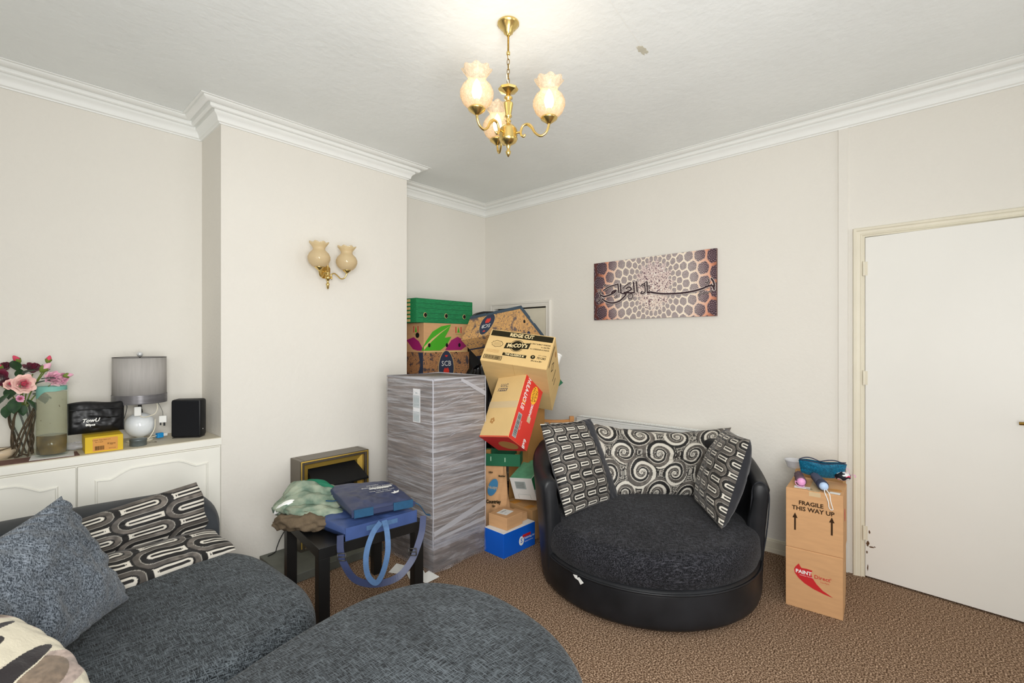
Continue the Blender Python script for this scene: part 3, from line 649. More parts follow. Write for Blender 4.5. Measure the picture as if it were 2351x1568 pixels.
# ---------------------------------------------------------------- cartons
F_ = {'-y': ((0, -1, 0), (1, 0, 0), (0, 0, 1)), '+x': ((1, 0, 0), (0, 1, 0), (0, 0, 1)), '-x': ((-1, 0, 0), (0, -1, 0), (0, 0, 1)), '+z': ((0, 0, 1), (1, 0, 0), (0, 1, 0)), '-z': ((0, 0, -1), (1, 0, 0), (0, -1, 0)), '+y': ((0, 1, 0), (-1, 0, 0), (0, 0, 1))}
class Carton:
    def __init__(s, name, label, D, loc, rotz=0, R=None, m='card', cat='box', group=None, bev=.002, seam='+z', seamdir='u', tape=True):
        s.D = D; s.t = thing(name, label, cat, loc, rotz, group, R); s.cz = D[2]/2
        # origin = base centre when standing, box centre when tilted
        s.off = Vector((0, 0, D[2]/2)) if R is None else Vector((0, 0, 0)); o = s.off
        MB().box((-D[0]/2, -D[1]/2, o.z-D[2]/2), (D[0]/2, D[1]/2, o.z+D[2]/2), bev).build('carton_body', M[m], s.t)
        if seam:
            w_, h_ = s.fdim(seam)
            for k in (0, 1):
                if seamdir == 'u': a = rect(-w_/2+.002, .0012, w_/2-.002, h_/2-.002) if k else rect(-w_/2+.002, -h_/2+.002, w_/2-.002, -.0012)
                else: a = rect(.0012, -h_/2+.002, w_/2-.002, h_/2-.002) if k else rect(-w_/2+.002, -h_/2+.002, -.0012, h_/2-.002)
                s.poly(seam, a, m, 'flap', .002, 0)
            if tape:
                tw = .024
                a = rect(-w_/2, -tw, w_/2, tw) if seamdir == 'u' else rect(-tw, -h_/2, tw, h_/2)
                s.poly(seam, a, 'tape', 'packing_tape', .0005, .0021)
    def fdim(s, f):
        D = s.D; return {'x': (D[1], D[2]), 'y': (D[0], D[2]), 'z': (D[0], D[1])}[f[1]]
    def frame(s, f, eps=0.):
        n, U, V = [Vector(q) for q in F_[f]]; O = s.off+Vector((n.x*s.D[0]/2, n.y*s.D[1]/2, n.z*s.D[2]/2))+n*eps; return O, U, V
    def poly(s, f, pts, m, name='printed_mark', h=.0006, eps=0.0002):
        O, U, V = s.frame(f, eps); return MB().prism(pts, h, O, U, V).build(name, M[m], s.t)
    def polys(s, f, lst, m, name='printed_mark', h=.0006, eps=.0002):
        O, U, V = s.frame(f, eps); b_ = MB()
        for p in lst: b_.prism(p, h, O, U, V)
        return b_.build(name, M[m], s.t)
    def text(s, f, body, u, v, size, m='ink', rot=0., eps=.001, **k):
        O, U, V = s.frame(f, eps); return font_mesh(body, size, M[m], O+U*u+V*v, U, V, s.t, rot=rot, **k)
def bars(u0, v0, w_, h_, n, seed, vert=True):
    r_ = random.Random(seed); out = []; x = 0
    while x < 1:
        b_ = r_.choice((.012, .02, .03)); out.append(rect(u0+x*w_, v0, u0+min(1, x+b_)*w_, v0+h_) if vert else rect(u0, v0+x*h_, u0+w_, v0+min(1, x+b_)*h_)); x += b_+r_.choice((.012, .02))
    return out
def xf(pts, u=0, v=0, s=1, rot=0, sx=1): c_, s_ = math.cos(rot), math.sin(rot); return [(u+(x*sx*c_-y*s_)*s, v+(x*sx*s_+y*c_)*s) for x, y in pts]

# FRAGILE / PAINT pair beside the door; faces look towards -x
FA = math.radians(-90+4.)   # local -y face turned to look down the room
lo = Carton('moving_carton', 'kraft carton with red flame logo at the bottom of the stack by the door', (.247, .17, .303), (2.905, .497, 0), FA, seam='+z')
up_ = Carton('moving_carton', 'kraft carton marked fragile with two arrows on top of the stack by the door', (.247, .27, .305), (2.958, .500, .3055), FA, seam='+z', seamdir='v', group=None)
bk = Carton('moving_carton', 'slim kraft carton standing just behind the red logo carton', (.235, .14, .295), (3.085, .510, 0), FA)
bk2 = Carton('moving_carton', 'tall kraft carton between the fragile carton and the wall', (.23, .235, .628), (3.285, .535, 0), FA, m='card3')
up_.text('-y', 'FRAGILE', -.012, .085, .029, 'ink', bold=.0008); up_.text('-y', 'THIS WAY UP', -.004, .055, .030, 'ink', bold=.0008)
arrow = [(-.004, -.045), (.004, -.045), (.004, .018), (.0115, .018), (0, .045), (-.0115, .018), (-.004, .018)]
up_.poly('-y', xf(arrow, -.082, -.015), 'ink', 'printed_arrow'); up_.poly('-y', xf(arrow, .077, -.005), 'ink', 'printed_arrow')
up_.poly('+z', xf(rect(-.035, -.022, .035, .022), -.055, -.095, rot=.1), 'wht', 'address_label', .0006, .0027)
up_.poly('+z', xf(rect(-.022, -.016, .022, .016), .088, -.108, rot=-.05), 'wht', 'white_label', .0006, .0027)
up_.poly('+z', ell(.085, -.045, .028, .018), 'yel' if False else 'tapeo', 'orange_sticker', .0006, .0027)
up_.polys('+z', [rect(-.037+i*.008, -.113, -.032+i*.008, -.108) for i in range(4)]+[rect(-.035+i*.009, -.102, -.029+i*.009, -.099) for i in range(3)], 'ink', 'label_code', .0003, .0034)
up_.poly('-y', rect(-.02, .128, .03, .150), 'tape', 'packing_tape', .0005, .0003)
up_.poly('+x', ell(-.02, .03, .02, .035, rot=.3), 'redd', 'red_emblem')
flame = [(-.085, .045), (-.078, .060), (-.064, .078), (-.058, .066), (-.052, .058), (-.030, .060), (-.004, .058), (-.010, .040), (-.004, .020), (.014, -.006), (.040, -.030), (.083, -.052), (.045, -.046), (.0, -.034), (-.040, -.016), (-.066, .004), (-.082, .026)]
lo.poly('-y', flame, 'redd', 'flame_logo'); lo.text('-y', 'PAINT', -.043, .038, .025, 'wht', bold=.0008, eps=.0016); lo.text('-y', 'Direct', .037, .030, .026, 'redd', bold=.0003)
lo.text('-y', '®', .073, .036, .012, 'redd'); lo.text('-y', 'You Paint', .048, .010, .010, 'redd'); lo.text('-y', 'You Point, You Paint', -.030, .022, .007, 'wht', eps=.0016)
lo.poly('+x', rect(-.01, -.10, .0, .11), 'tape', 'packing_tape'); 

# wrapped flat-pack tower
PX0, PX1, PY0, PY1 = 1.772, 2.196, 2.236, 2.715
pal = thing('wrapped_cabinet', 'tall wood-grain cabinet carton wrapped in clear stretch film beside the chimney breast', 'wrapped furniture', ((PX0+PX1)/2, (PY0+PY1)/2, 0))
hx, hy = (PX1-PX0)/2, (PY1-PY0)/2
M['grain'] = mat('grey_wood_grain', (122, 106, 94), .6, nscale=5, stretch=(1.2, 1.2, 16), col2=(74, 62, 54), detail=8, nthr=(.35, .65))
MB().box((-hx, -hy, .172), (hx, hy, 1.146), .002).build('cabinet_carton', M['grain'], pal)
MB().box((-hx+.012, -hy+.012, .004), (hx-.012, hy-.012, .150), .004).build('plinth_piece', M['grain'], pal)
MB().box((-hx+.02, -hy+.02, .150), (hx-.02, hy-.02, .172)).build('dark_gap', M['hole'], pal)
def wrap(z0, z1, g, m, name, amp, seed, flare=0., nz=14, top=False):
    per = []; n = 22
    for i in range(n): t = i/n; per += [(-hx-g+2*(hx+g)*t, -hy-g, 0, -1)]
    for i in range(n): t = i/n; per += [(hx+g, -hy-g+2*(hy+g)*t, 1, 0)]
    for i in range(n): t = i/n; per += [(hx+g-2*(hx+g)*t, hy+g, 0, 1)]
    for i in range(n): t = i/n; per += [(-hx-g, hy+g-2*(hy+g)*t, -1, 0)]
    r_ = np.random.RandomState(seed); V = []; Fc = []; m_ = len(per)
    for k in range(nz+1):
        z = z0+(z1-z0)*k/nz
        for i, (x, y, nx, ny) in enumerate(per):
            a = amp*vnoise(np.array([i*.7]), np.array([k*.9]), seed)[0]; fl = flare*(1-k/nz)*(.4+vnoise(np.array([i*.35]), np.array([.5]), seed+2)[0])
            V.append((x+nx*(a+fl), y+ny*(a+fl), z+(.006*r_.rand() if k == 0 and flare else 0)))
    for k in range(nz):
        for i in range(m_): Fc.append((k*m_+i, k*m_+(i+1) % m_, (k+1)*m_+(i+1) % m_, (k+1)*m_+i))
    if top: Fc.append(tuple(nz*m_+i for i in range(m_)))
    return MB().add(V, Fc).build(name, m, pal, True)
wrap(.14, 1.149, .004, M['film'], 'stretch_film', .003, 4, top=True)
wrap(.012, .20, .005, M['filmlow'], 'loose_film_skirt', .010, 9, flare=.018, nz=8)
b = MB()
for (x, y) in ((-hx-.004, -hy-.004), (hx+.004, -hy-.004)): b.tube([(x+random.uniform(-.002, .002), y, z) for z in [.15+.1*i for i in range(11)]], .0035, 6)
b.tube([(-hx, -hy-.006, 1.146), (hx, -hy-.006, 1.149), (hx+.004, hy, 1.149), (-hx, hy, 1.149), (-hx-.005, -hy, 1.146)], .006, 6, sm=False)
b.build('gathered_film_edge', M['edgefilm'], pal, True)
b = MB()
for i in range(46):
    z = random.uniform(.2, 1.12); sl = random.uniform(-.25, .35); w0 = random.uniform(.0008, .0028)
    xa, xb = sorted((random.uniform(-hx, hx), random.uniform(-hx, hx)))
    b.add([(xa, -hy-.0078, z), (xb, -hy-.0078, z+(xb-xa)*sl), (xb, -hy-.0078, z+(xb-xa)*sl+w0), (xa, -hy-.0078, z+w0)], [(0, 1, 2, 3)])
for i in range(30):
    z = random.uniform(.3, 1.12); sl = random.uniform(-.3, .3); w0 = random.uniform(.0008, .0022)
    ya, yb = sorted((random.uniform(-hy, hy), random.uniform(-hy, hy)))
    b.add([(-hx-.0078, ya, z), (-hx-.0078, yb, z+(yb-ya)*sl), (-hx-.0078, yb, z+(yb-ya)*sl+w0), (-hx-.0078, ya, z+w0)], [(3, 2, 1, 0)])
for (za, zb, w0) in ((1.13, 1.02, .02), (.22, .30, .028), (.19, .21, .015)):
    b.add([(-hx*.0 if za > 1 else -hx, -hy-.0082, za), (hx, -hy-.0082, zb), (hx, -hy-.0082, zb+w0*1.6), (-hx*.0 if za > 1 else -hx, -hy-.0082, za+w0)], [(0, 1, 2, 3)])
b.build('film_crease', M['edgefilm'], pal)
MB().box((-hx-.0035, -.115, .88), (-hx-.001, -.045, 1.085)).build('paper_label', M['wht'], pal)
M['lab'] = mat('label_grey', (176, 186, 184), .7)
MB().box((-hx-.0045, -.11, .885), (-hx-.0034, -.05, .945)).box((-hx-.0045, -.11, .97), (-hx-.0034, -.05, 1.045)).box((-hx-.0045, -.09, 1.055), (-hx-.0034, -.07, 1.063)).build('label_panel', M['lab'], pal)

# blue box, small kraft box
bl = Carton('blue_box', 'bright blue box with white logo on the carpet beside the wrapped cabinet', (.305, .178, .155), (2.345, 2.145, 0), math.radians(-1), m='blue', tape=False, seam=None)
bl.poly('+z', rect(-.150, -.087, .150, .087), 'wht', 'lid', .003, 0)
bl.poly('-y', ell(.015, -.012, .024, .030), 'wht', 'round_logo'); bl.text('-y', 'S', .015, -.012, .04, 'blue', bold=.001, eps=.0014)
bl.text('-y', 'Technology Ltd', .093, -.004, .017, 'wht', bold=.0004, sx=.95); bl.text('-y', 'Quality and Service', .088, -.026, .012, 'wht', sx=.9)
bl.poly('-y', rect(.025, .006, .105, .024), 'redd', 'maroon_strip', .0006, .0016)
sm = Carton('small_carton', 'small plain kraft box with a white label sitting on the blue box', (.160, .160, .078), (2.318, 2.160, .1588), math.radians(2), m='card', seam='+z', tape=False)
sm.poly('+z', xf(rect(-.045, -.04, .045, .04), 0, .005, rot=.15), 'wht', 'white_label', .0005, .0024)
sm.text('+z', '( )INCX', .0, .02, .016, 'inkb', eps=.0034, bold=.0003); sm.text('+z', 'xxxxx', -.012, -.008, .009, 'inkb', eps=.0034)
sm2 = Carton('small_carton', 'little kraft box tucked behind on the right of the blue box top', (.075, .11, .052), (2.445, 2.165, .1588), 0, m='card', seam=None)

# taped brown box behind blue box
br = Carton('taped_carton', 'plain brown carton with orange tape patches behind the blue box', (.20, .29, .205), (2.645, 2.24, 0), math.radians(-6), m='card3', seam=None)
br.poly('+z', rect(-.095, .045, -.02, .10), 'tapeo', 'orange_tape', .0006); br.poly('+z', rect(-.095, -.10, -.02, -.05), 'tapeo', 'orange_tape', .0006)
# white and green carton
wg = Carton('appliance_carton', 'white and green carton lying tilted on the taped brown box', (.181, .26, .173), (2.700, 2.262, .3555), R=[[0.1971, 0.9307, -0.3081], [-0.975, 0.219, 0.0379], [0.1028, 0.2929, 0.9506]], m='wht', seam=None)
M['greenpale'] = mat('pale_green_print', (110, 180, 140), .5, noise=.2, nscale=20)
wg.poly('+z', rect(-.088, -.127, .088, .127), 'greenpale', 'green_lid'); wg.polys('+x', [[(-.127, .0), (-.06, -.05), (.127, -.05), (.127, .085), (-.127, .085)]], 'green', 'green_print')
wg.poly('-y', rect(-.055, .0, .03, .06), 'lab', 'grey_label'); wg.polys('-y', [rect(-.05, .01+i*.006, .02, .0115+i*.006) for i in range(8)], 'ink', 'label_text', .0003, .001)
wg.polys('-y', [rect(-.05, -.045, .05, -.043), rect(-.05, -.075, -.048, -.043), rect(.048, -.075, .05, -.043)], 'lab', 'handle_slot')

# potato sack and green tray
def sack():
    t = thing('paper_sack', 'brown paper potato sack with blue oval print behind the blue box', 'sack', (2.425, 2.36, 0))
    def fn(u, v):
        a = u*2*PI; rx = .115-.020*v; ry = .075-.045*v**2; wob = .006*np.sin(a*5+v*6)+.004*np.sin(a*9-v*11)
        lat = np.cos(a)*(rx+wob); dep = np.sin(a)*(ry+wob); z = .001+.50*v; lat = lat-.02*v; dep = dep+.01*v
        U_ = np.array([.58, -.81]); W_2 = np.array([.81, .58])
        return [lat*U_[0]+dep*W_2[0], lat*U_[1]+dep*W_2[1], z+0*u]
    sheet('sack_body', fn, 60, 40, M['card'], t)
    U_ = Vector((.58, -.81, 0)); Vv = Vector((0, 0, 1)); O = Vector((0, 0, 0))-Vector((.81, .58, 0))*.085
    mk = lambda pts, m_, nm, e=0.: MB().prism(pts, .0008, O-Vector((.81, .58, 0))*e, U_, Vv).build(nm, M[m_], t)
    M['oval'] = mat('blue_oval_print', (58, 120, 160), .7, noise=.1)
    mk(ell(-.005, .365, .032, .062, rot=-.35), 'oval', 'blue_oval')
    font_mesh('Nuzpy', .030, M['card2'], O-Vector((.81, .58, 0))*.003+Vector((0, 0, .365))-U_*.005, U_, Vv, t, sx=.8)
    font_mesh('Countriey', .034, M['inkb'], O-Vector((.81, .58, 0))*.002+Vector((0, 0, .265)), U_, Vv, t, bold=.0015, sx=.72)
    font_mesh('1kg', .024, M['inkb'], O-Vector((.81, .58, 0))*.002+Vector((0, 0, .235)), U_, Vv, t, bold=.001, sx=.72)
    font_mesh('1024', .015, M['inkb'], O-Vector((.81, .58, 0))*.002+Vector((0, 0, .468))-U_*.02, U_, Vv, t, bold=.001)
    font_mesh('Butcher', .015, M['inkb'], O-Vector((.81, .58, 0))*.002+Vector((0, 0, .445))+U_*.06, U_, Vv, t, bold=.001)
sack()
def crate_open(name, label, D, loc, rotz=0, R=None, m='greend', holes=(), rim=None, wall=.005, inside='cardin', notch=False):
    """open fibreboard produce tray: floor, four walls, corner posts"""
    t = thing(name, label, 'crate', loc, rotz, None, R); w_, d_, h_ = D; zz = 0 if R is None else -h_/2
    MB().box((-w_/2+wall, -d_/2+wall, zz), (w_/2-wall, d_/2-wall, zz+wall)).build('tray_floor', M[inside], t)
    for (x0, y0, x1, y1) in ((-w_/2, -d_/2, w_/2, -d_/2+wall), (-w_/2, d_/2-wall, w_/2, d_/2), (-w_/2, -d_/2+wall, -w_/2+wall, d_/2-wall), (w_/2-wall, -d_/2+wall, w_/2, d_/2-wall)):
        MB().box((x0, y0, zz), (x1, y1, zz+h_), .0015).build('side_panel', M[m], t)
    b_ = MB()
    for sx_ in (-1, 1):
        for sy_ in (-1, 1): x, y = sx_*(w_/2-wall-.018), sy_*(d_/2-wall-.018); b_.box((x-.016, y-.016, zz+wall), (x+.016, y+.016, zz+h_-.004))
    b_.build('corner_post', M[inside], t)
    return t, zz
tr, z_ = crate_open('produce_tray', 'dark green cardboard tray lying on the paper sack under the red carton', (.27, .17, .085), (2.475, 2.335, .506), math.radians(-55), m='greend')
M['tagw'] = mat('pale_slot', (150, 190, 160), .6)
MB().box((-.075, -.0865, .035), (-.068, -.0852, .065)).box((.025, -.0865, .03), (.032, -.0852, .06)).build('slot', M['tagw'], tr)

# tall cartons standing in the corner as the heap's core
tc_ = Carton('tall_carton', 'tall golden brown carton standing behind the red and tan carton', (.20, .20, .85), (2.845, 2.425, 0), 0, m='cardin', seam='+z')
Carton('support_carton', 'small brown carton stacked on the tall golden carton behind the heap', (.19, .18, .18), (2.90, 2.42, .8527), 0, m='card3')
# red and tan carton
HR = [[0.0742, 0.8346, 0.5459], [-0.9909, 0.0002, 0.1343], [0.112, -0.5509, 0.827]]
hu = Carton('snack_carton', 'tan carton with bright red printed side balanced on the green tray', (.2404, .2126, .4566), (2.3637, 2.1400, .9023), R=HR, m='card2', seam='-y', seamdir='u')
hu.poly('+x', rect(-.1055, -.2275, .1055, .2275), 'red', 'red_panel', .0004, .0001); hu.poly('-z', rect(-.120, -.106, .120, .106), 'redd', 'red_underside', .0004, .0001)
hu.poly('-y', rect(-.12, .219, .12, .2275), 'red', 'red_edging', .0006, .0022); hu.poly('-y', rect(-.12, -.2275, .12, -.221), 'red', 'red_edging', .0006, .0022)
hu.text('+x', 'HULA-LICI', -.060, .130, .048, 'wht', rot=-PI/2, bold=.0012, shear=.15, sx=.78); hu.text('+x', 'O', -.060, .046, .048, 'yel', rot=-PI/2, bold=.0012, shear=.15, sx=.78); hu.text('+x', 'US', -.060, .013, .048, 'wht', rot=-PI/2, bold=.0012, shear=.15, sx=.78)
hu.poly('+x', ell(.030, .135, .036, .066), 'yel', 'yellow_badge', .0005, .0006); hu.text('+x', 'HULA', .045, .135, .032, 'ink', rot=-PI/2, eps=.0014); hu.text('+x', 'HOOPS', .015, .135, .032, 'ink', rot=-PI/2, eps=.0014)
hu.text('+x', 'ORIGINAL', .035, .020, .030, 'wht', rot=-PI/2, bold=.0008, sx=.85, shear=.15)
hu.poly('+x', rect(-.078, -.205, -.038, -.04), 'lab', 'barcode_ground', .0005, .0006); hu.polys('+x', bars(-.074, -.20, .032, .155, 30, 4, vert=False), 'ink', 'barcode', .0003, .0012)
hu.text('+x', '24 x 6 x 24g', -.025, -.11, .012, 'wht', rot=-PI/2); hu.text('+x', '6x8', .055, -.20, .042, 'wht', rot=-PI/2, bold=.001)
hu.poly('+x', rect(.02, -.06, .055, -.02), 'tape', 'packing_tape', .0005, .0016)
hu.text('-y', 'U.I.C.', -.040, .145, .030, 'navy', shear=.3, eps=.0032, bold=.0006); hu.text('-y', '12223', -.048, .112, .034, 'navy', eps=.0032, bold=.0008, shear=.2)
hu.polys('-y', [ell(-.05+.012*math.cos(k), -.115+.014*math.sin(k), .008, .009, 10) for k in (0, 1.2, 2.5, 3.7, 5)], 'cardin', 'flower_mark', .0004, .0024)
hu.poly('-z', ell(.03, -.02, .07, .06), 'cardin', 'round_seal', .0004, .0006)
# ridge cut carton
MR = [[0.4351, 0.6648, 0.6073], [-0.8914, 0.4133, 0.1861], [-0.1273, -0.6223, 0.7724]]
mc = Carton('crisp_carton', 'tan carton with black ridge cut band leaning tilted over the red carton', (.4562, .5126, .2705), (2.5613, 2.221, 1.1695), R=MR, m='card2', seam='-z', seamdir='v', tape=False)
W2, H2 = .4562, .2705
def mp_(a, b_): return ((a-.5)*W2, (.5-b_)*H2)
mc.poly('-y', rect(-.5*W2+.010, H2*.30, .5*W2-.010, H2*.475), 'inkb', 'black_band'); mc.text('-y', 'RIDGE CUT', .0, H2*.387, .040, 'cream_ink', eps=.0012, bold=.0016, sx=.82)
u0, v0 = mp_(.473, .43)
mc.polys('-y', [xf([(-.088, -.024), (.080, -.024), (.092, .024), (-.076, .024)], u0, v0, rot=.12), ell(u0, v0, .040, .043)], 'inkb', 'name_banner')
mc.text('-y', "McCOY's", u0, v0, .044, 'cream_ink', eps=.0014, bold=.0016, rot=.12, shear=.25, sx=.80)
for k, (p, q) in enumerate(((.0462, .0475),)):
    ring = ell(u0, v0, p+.003, q+.003, 40); inn = ell(u0, v0, p, q, 40); mc.polys('-y', [[ring[i], ring[(i+1) % 40], inn[(i+1) % 40], inn[i]] for i in range(40) if (3 < i < 17 or 23 < i < 37)], 'inkb', 'banner_outline')
u1, v1 = mp_(.48, .725); mc.poly('-y', xf(rect(-.082, -.012, .082, .012), u1, v1), 'inkb', 'black_strip'); mc.text('-y', 'THE CLASSICS 6!', u1, v1, .021, 'cream_ink', eps=.0014, bold=.0008, sx=.86)
u1, v1 = mp_(.17, .44); ch_ = [(x*(1+.12*math.sin(3*k)), y*(1+.1*math.cos(2*k))) for k, (x, y) in enumerate(ell(0, 0, .040, .028, 22))]
inn = [(x*.93, y*.90) for x, y in ch_]; mc.polys('-y', [[(u1+a[0], v1+a[1]) for a in (ch_[i], ch_[(i+1) % 22], inn[(i+1) % 22], inn[i])] for i in range(22)]+[xf(rect(-.028, -.0005, .028, .0005), u1, v1+q, rot=.15) for q in (-.014, -.005, .004, .013)], 'inkb', 'crisp_drawing')
u1, v1 = mp_(.17, .87); mc.polys('-y', [rect(u1-.064, v1-.017, u1+.064, v1-.014), rect(u1-.064, v1+.014, u1+.064, v1+.017), rect(u1-.064, v1-.014, u1-.060, v1+.014), rect(u1+.060, v1-.014, u1+.064, v1+.014)]+bars(u1-.056, v1-.012, .112, .024, 30, 8), 'inkb', 'barcode')
for k, (tx, q) in enumerate((('6 x SALT & MALT VINEGAR', .30), ('6 x SALTED', .38), ('6 x CHEDDAR & ONION', .46))): u1, v1 = mp_(.965, q); mc.text('-y', tx, u1, v1, .014, 'inkb', align='RIGHT', bold=.0004, sx=.85)
u1, v1 = mp_(.80, .70); mc.poly('-y', ell(u1-.02, v1, .016, .016), 'inkb', 'round_badge'); mc.text('-y', 'V', u1-.02, v1, .02, 'cream_ink', eps=.0014); mc.text('-y', '701283', u1+.038, v1-.004, .024, 'inkb', bold=.0005, sx=.85); mc.text('-y', '24 x 6 x 25g', u1+.01, v1-.030, .016, 'inkb', bold=.0006, sx=.9); mc.text('-y', 'QTY. 4.24kg', u1+.04, v1+.018, .012, 'inkb', sx=.9)
u1, v1 = mp_(.17, .68); mc.polys('-y', [rect(u1-.06, v1-.010+i*.007, u1+.03, v1-.009+i*.007) for i in range(4)], 'cardin', 'small_print')
mc.polys('+x', [xf([(-.03, 0), (0, .04), (.03, 0), (0, -.04)], -.10, -.02), xf([(-.018, 0), (0, .026), (.018, 0), (0, -.026)], -.10, -.02)], 'inkb', 'diamond_logo') if False else None
dm = [(-.035, 0), (0, .045), (.035, 0), (0, -.045)]; di = [(a*.75, b_*.75) for a, b_ in dm]
mc.polys('+x', [[(c_[0]-.11, c_[1]-.01) for c_ in (dm[i], dm[(i+1) % 4], di[(i+1) % 4], di[i])] for i in range(4)]+[rect(-.22+i*.012, -.09, -.214+i*.012, .09) for i in range(2)]+[rect(.0, -.05, .01, .05), rect(.06, -.04, .07, .02)], 'inkb', 'side_print')
mc.poly('+x', ell(-.12, .09, .028, .016), 'cardin', 'crisp_print')
# printed kraft with blue scribbles
def scribble(name, base, ink):
    m = bpy.data.materials.new(name); m.use_nodes = True; nt = m.node_tree; N = nt.nodes; L = nt.links; b = N['Principled BSDF']; b.inputs['Roughness'].default_value = .8
    tc = N.new('ShaderNodeTexCoord'); w_ = N.new('ShaderNodeTexWave'); w_.inputs['Scale'].default_value = 9; w_.inputs['Distortion'].default_value = 22; w_.inputs['Detail'].default_value = 2; w_.inputs['Detail Scale'].default_value = 2.2
    L.new(tc.outputs['Object'], w_.inputs[0]); n = N.new('ShaderNodeTexNoise'); n.inputs['Scale'].default_value = 16; n.inputs['Detail'].default_value = 4; L.new(tc.outputs['Object'], n.inputs[0])
    r = N.new('ShaderNodeValToRGB'); L.new(w_.outputs[1], r.inputs[0]); r.color_ramp.elements[0].position = .02; r.color_ramp.elements[1].position = .10; r.color_ramp.elements[0].color = (1, 1, 1, 1); r.color_ramp.elements[1].color = (0, 0, 0, 1)
    r2 = N.new('ShaderNodeValToRGB'); L.new(n.outputs[0], r2.inputs[0]); r2.color_ramp.elements[0].position = .57; r2.color_ramp.elements[1].position = .64
    mx = N.new('ShaderNodeMath'); mx.operation = 'MAXIMUM'; L.new(r.outputs[0], mx.inputs[0]); L.new(r2.outputs[0], mx.inputs[1])
    mm = N.new('ShaderNodeMix'); mm.data_type = 'RGBA'; L.new(mx.outputs[0], mm.inputs[0]); mm.inputs[6].default_value = (*s2l(base), 1); mm.inputs[7].default_value = (*s2l(ink), 1)
    L.new(mm.outputs[2], b.inputs['Base Color']); return m
M['scb'] = scribble('sketch_printed_kraft', (206, 158, 98), (104, 88, 84))
M['scb2'] = scribble('sketch_printed_kraft_dark', (172, 122, 78), (66, 56, 62))
def scb_logo(cn, f, u, v, s, rot=0):
    R_ = lambda pts: xf(pts, u, v, s, rot)
    egg = [((.9-.12*math.sin(t))*.5*math.cos(t), .72*math.sin(t)) for t in [2*PI*i/30 for i in range(30)]]
    cn.poly(f, R_([(a*1.06, b_*1.05) for a, b_ in egg]), 'card2', 'logo_edge', .0004, .0002); cn.poly(f, R_(egg), 'navy', 'oval_logo', .0006, .0004)
    def T(body, du, dv, size, m_): p = R_([(du, dv)])[0]; cn.text(f, body, p[0], p[1], size*s, m_, rot=rot, eps=.0014)
    T('SCB', 0, .12, .34, 'wht'); cn.poly(f, R_(ell(0, -.24, .17, .15)), 'red', 'logo_disc', .0005, .0012); T('( )', 0, -.22, .42, 'red'); cn.poly(f, R_([(-.09, .52), (.09, .52), (.05, .44), (-.05, .44)]), 'red', 'logo_crown', .0005, .0012)
k_ = 1.045
SR = [[0.1257, 0.7884, 0.6022], [-0.983, 0.0171, 0.1829], [0.1339, -0.615, 0.7771]]
sc_ = Carton('produce_carton', 'upturned kraft produce carton with navy rim tilted on top of the heap', (.4692*k_, .40*k_, .2301*k_), (2.6381*k_-.022, 2.4473*k_, CAMH+(1.3656-CAMH)*k_+.018), R=SR, m='scb', seam=None)
W3, D3, H3 = .4692*k_, .40*k_, .2301*k_
for f, w_ in (('-y', W3), ('+x', D3), ('-x', D3), ('+y', W3)):
    sc_.polys(f, [rect(-w_/2-.002, H3/2-.026, -w_*.18, H3/2+.006), rect(-w_*.18, H3/2-.026, -w_*.02, H3/2-.002), rect(-w_*.02, H3/2-.026, w_/2+.002, H3/2+.006)], 'slateb', 'navy_rim', .002, 0)
sc_.polys('-z', [rect(-W3/2, -.06, W3/2, .0), rect(-W3/2, .08, W3/2, .095)], 'navy', 'navy_stripe')
scb_logo(sc_, '-y', -.035, .0, .145, PI)
sc_.polys('+x', [ell(-.12, .045, .012, .014), ell(.06, -.06, .012, .014)], 'hole', 'hand_hole'); sc_.poly('+x', ell(-.03, -.01, .022, .03), 'mag' if False else 'navy', 'small_oval')

# stack in the alcove
low2 = Carton('support_carton', 'plain brown carton at the foot of the alcove stack', (.52, .37, .52), (2.57, 3.285, 0), 0, m='card3')
low1 = Carton('support_carton', 'plain brown carton second from the floor in the alcove stack', (.50, .37, .525), (2.57, 3.285, .5225), 0, m='card3')
s1 = Carton('produce_carton', 'kraft produce carton with navy oval logo, lowest seen in the alcove stack', (.50, .37, .236), (2.60, 3.28, 1.0497), 0, m='scb2', seam=None)
scb_logo(s1, '-y', -.01, .0, .18); s1.polys('-y', [[(-.13, .118), (-.11, .118), (-.12, .105)], [(.09, .118), (.11, .118), (.10, .105)]], 'hole', 'notch'); s1.poly('-x', [(.185, .118), (.185, -.10), (.10, -.118), (.15, .02), (.12, .118)], 'navy', 'navy_stripe')
s2 = Carton('banana_carton', 'kraft carton with green and magenta leaf print in the alcove stack', (.475, .37, .240), (2.595, 3.28, 1.2862), 0, m='card', seam=None)
s2.poly('-y', [(-.2375, -.105), (-.10, -.105), (-.06, -.06), (-.02, .0), (-.10, -.02), (-.2, -.05)], 'mag', 'magenta_leaf'); s2.poly('-y', [(-.02, -.105), (.16, -.105), (.225, -.07), (.18, -.015), (.12, .01), (.05, -.02)], 'mag', 'magenta_leaf')
s2.poly('-y', [(-.2375, -.105), (-.18, -.105), (-.09, -.075), (-.03, -.01), (.02, .06), (.045, .113), (-.06, .095), (-.15, .05), (-.21, -.02), (-.2375, -.06)], 'lime', 'green_leaf', .0006, .0009)
s2.poly('-y', [(-.20, -.105), (-.07, -.105), (.0, -.06), (.05, .01), (-.03, .0), (-.12, -.04)], 'lime', 'green_leaf', .0006, .0013)
s2.poly('-y', [(-.2375, -.075), (-.16, -.01), (-.06, .05), (.035, .10), (-.07, .035), (-.16, -.03), (-.2375, -.10)], 'card2', 'leaf_vein', .0004, .0019)
